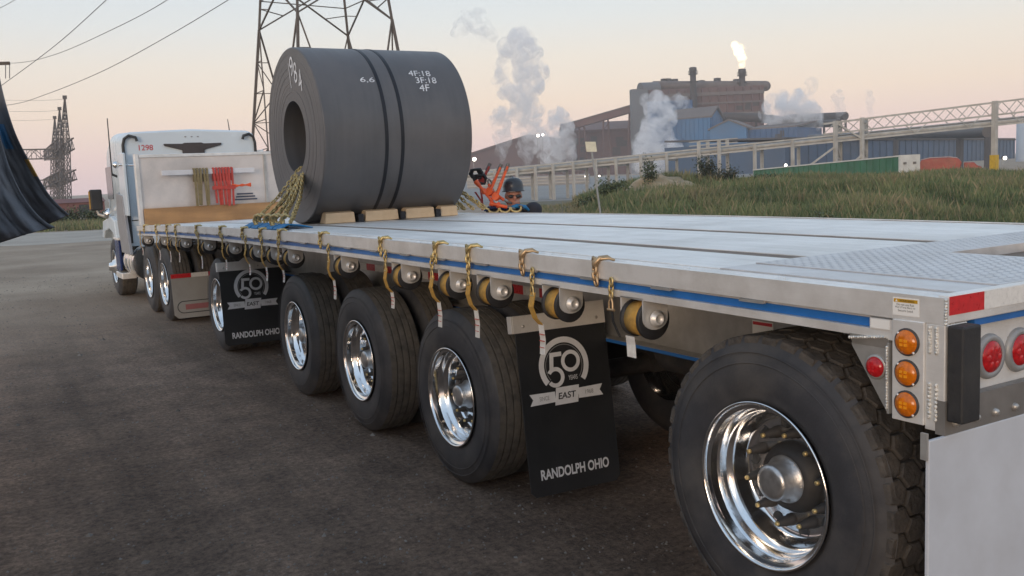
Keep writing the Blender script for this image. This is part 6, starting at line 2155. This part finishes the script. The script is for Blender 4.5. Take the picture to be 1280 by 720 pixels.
# ------------------------------------------------------------------ CHARCOAL TARP at the left edge
tp_o = at(-60, 300, 6.9)
tarp = thing('tarp', 'charcoal vinyl tarp with a blue patch hanging at the left edge', 'tarp', (tp_o.x, tp_o.y, 0))
def sheet(name, edge, left, d0, seed, mts, patch, nu=200, amp=.036, bottom=None):
    """cloth between an off-frame left line and the free right edge"""
    nv = len(edge) * 11
    def cr(P, s):
        s *= len(P) - 1
        i = min(int(s), len(P) - 2)
        f = s - i
        p0, p1, p2, p3 = P[max(i - 1, 0)], P[i], P[i + 1], P[min(i + 2, len(P) - 1)]
        return [.5 * ((2 * b) + (c - a) * f + (2 * a - 5 * b + 4 * c - e) * f * f + (3 * b - a - 3 * c + e) * f ** 3) for a, b, c, e in zip(p0, p1, p2, p3)]
    m = MB()
    for j in range(nv + 1):
        v = j / nv
        ex, ey = cr(edge, v)
        lx, ly = cr(left, v)
        for i in range(nu + 1):
            u = i / nu
            x, y = lx + (ex - lx) * u, ly + (ey - ly) * u + (bottom(u) * v ** 5 if bottom else 0)
            ph = u * 50 + seed + .8 * math.sin(v * 2.2 + seed)
            wr = mnoise.noise(Vector((u * 17, v * 2.2, seed)))
            w2 = mnoise.noise(Vector((u * 48, v * 9, seed + 4)))
            dd = d0 + amp * (.45 + .7 * v) * (1.0 - 2.0 * abs(math.sin(ph * .5)) ** .7) + .09 * wr + .025 * w2 - .2 * v * math.sin(u * 6 + seed)
            m.v.append(tuple(at(x, y, dd)))
    for j in range(nv):
        for i in range(nu):
            a = j * (nu + 1) + i
            m.f.append((a, a + 1, a + nu + 2, a + nu + 1))
            u, v = i / nu, j / nv
            m.mi.append(patch(u, v))
            m.sm.append(True)
    o = part(name, m, mts, tarp, (tp_o.x, tp_o.y, 0))
    so = o.modifiers.new('solid', 'SOLIDIFY')
    so.thickness = .006
    return o
sheet('tarp_sheet', [(-6, 60), (3, 112), (19, 165), (40, 207), (63, 246), (87, 272)], [(-195, 60), (-195, 105), (-195, 155), (-195, 205), (-195, 262), (-195, 325)], 7.0, .7, [TARP, TARPB, STRAP],
      lambda u, v: 1 if (.895 < u < .955 and .36 < v < .50) else 2 if (.978 < u and .56 < v < .66) else 0, bottom=lambda u: 18 * math.sin(u * 3.1) - 22 * max(0, u - .8))
sheet('tarp_flap', [(-10, 120), (-2, 160), (10, 203), (26, 240), (46, 270), (69, 293)], [(-195, 90), (-195, 140), (-195, 195), (-195, 250), (-195, 295), (-195, 335)], 6.6, 2.3, [TARP, TARPB], lambda u, v: 0, bottom=lambda u: 6 * math.sin(u * 4) - 4)
# the parked load it covers, just outside the frame
ld = thing('parked_trailer', 'tarp covered load on a parked trailer at the left edge', 'trailer', (-4.1, 0, 0))
m = MB().prism([(-1.25, 1.3), (1.2, 1.3), (1.2, 2.3), (.9, 2.7), (-.9, 2.7), (-1.25, 2.3)], (-4.1, 2.6, 0), (1, 0, 0), (0, 0, 1), (0, 4.55, 0))
part('load_cover', m, TARP, ld, (-4.1, 0, 0), bevel=.08)
part('deck', MB().box(-5.38, -2.86, -1.2, 7.3, 1.12, 1.296), ALU_DULL, ld, (-4.1, 0, 0))
for y in (-.6, .7):
    for x in (-5.3, -3.2):
        part('wheel', MB().lathe([(0, .2), (0, .48), (.03, .52), (.26, .52), (.29, .48), (.29, .2)], (x, y, .52), 'x', 32), TYRE, ld, (-4.1, 0, 0))
part('chassis', MB().box(-4.6, -4.5, -1, 6, .8, 1.118).box(-3.7, -3.6, -1, 6, .8, 1.118).box(-5.0, -3.1, -.7, -.5, .45, .6).box(-5.0, -3.1, .6, .8, .45, .6), STEELD, ld, (-4.1, 0, 0))
part('support_leg', MB().box(-5.0, -4.85, 5.4, 5.55, 0, 1.118).box(-3.4, -3.25, 5.4, 5.55, 0, 1.118).box(-4.9, -3.3, 5.42, 5.53, .3, .4), STEELD, ld, (-4.1, 0, 0))

# ------------------------------------------------------------------ HAZE
HAZE = 0.0005
m = MB()
c0, c1, c2, c3 = dl(-30, -330), dl(-30, 330), dl(640, 420), dl(640, -420)
up_v = Vector((0, 0, 120))
lo_v = Vector((0, 0, -1.2))
m.hexa([c0 + lo_v, c1 + lo_v, c2 + lo_v, c3 + lo_v, c0 + up_v, c1 + up_v, c2 + up_v, c3 + up_v])
hm = bpy.data.materials.new('evening_haze')
hm.use_nodes = True
t = hm.node_tree
t.nodes.clear()
out = t.nodes.new('ShaderNodeOutputMaterial')
pv = t.nodes.new('ShaderNodeVolumePrincipled')
pv.inputs['Color'].default_value = (.95, .93, .93, 1)
pv.inputs['Density'].default_value = HAZE
t.links.new(pv.outputs[0], out.inputs['Volume'])
if HAZE:
    single('haze', m, hm, 'thin evening haze lying over the whole mill yard', 'haze', (0, 0, 0), None, 'stuff')
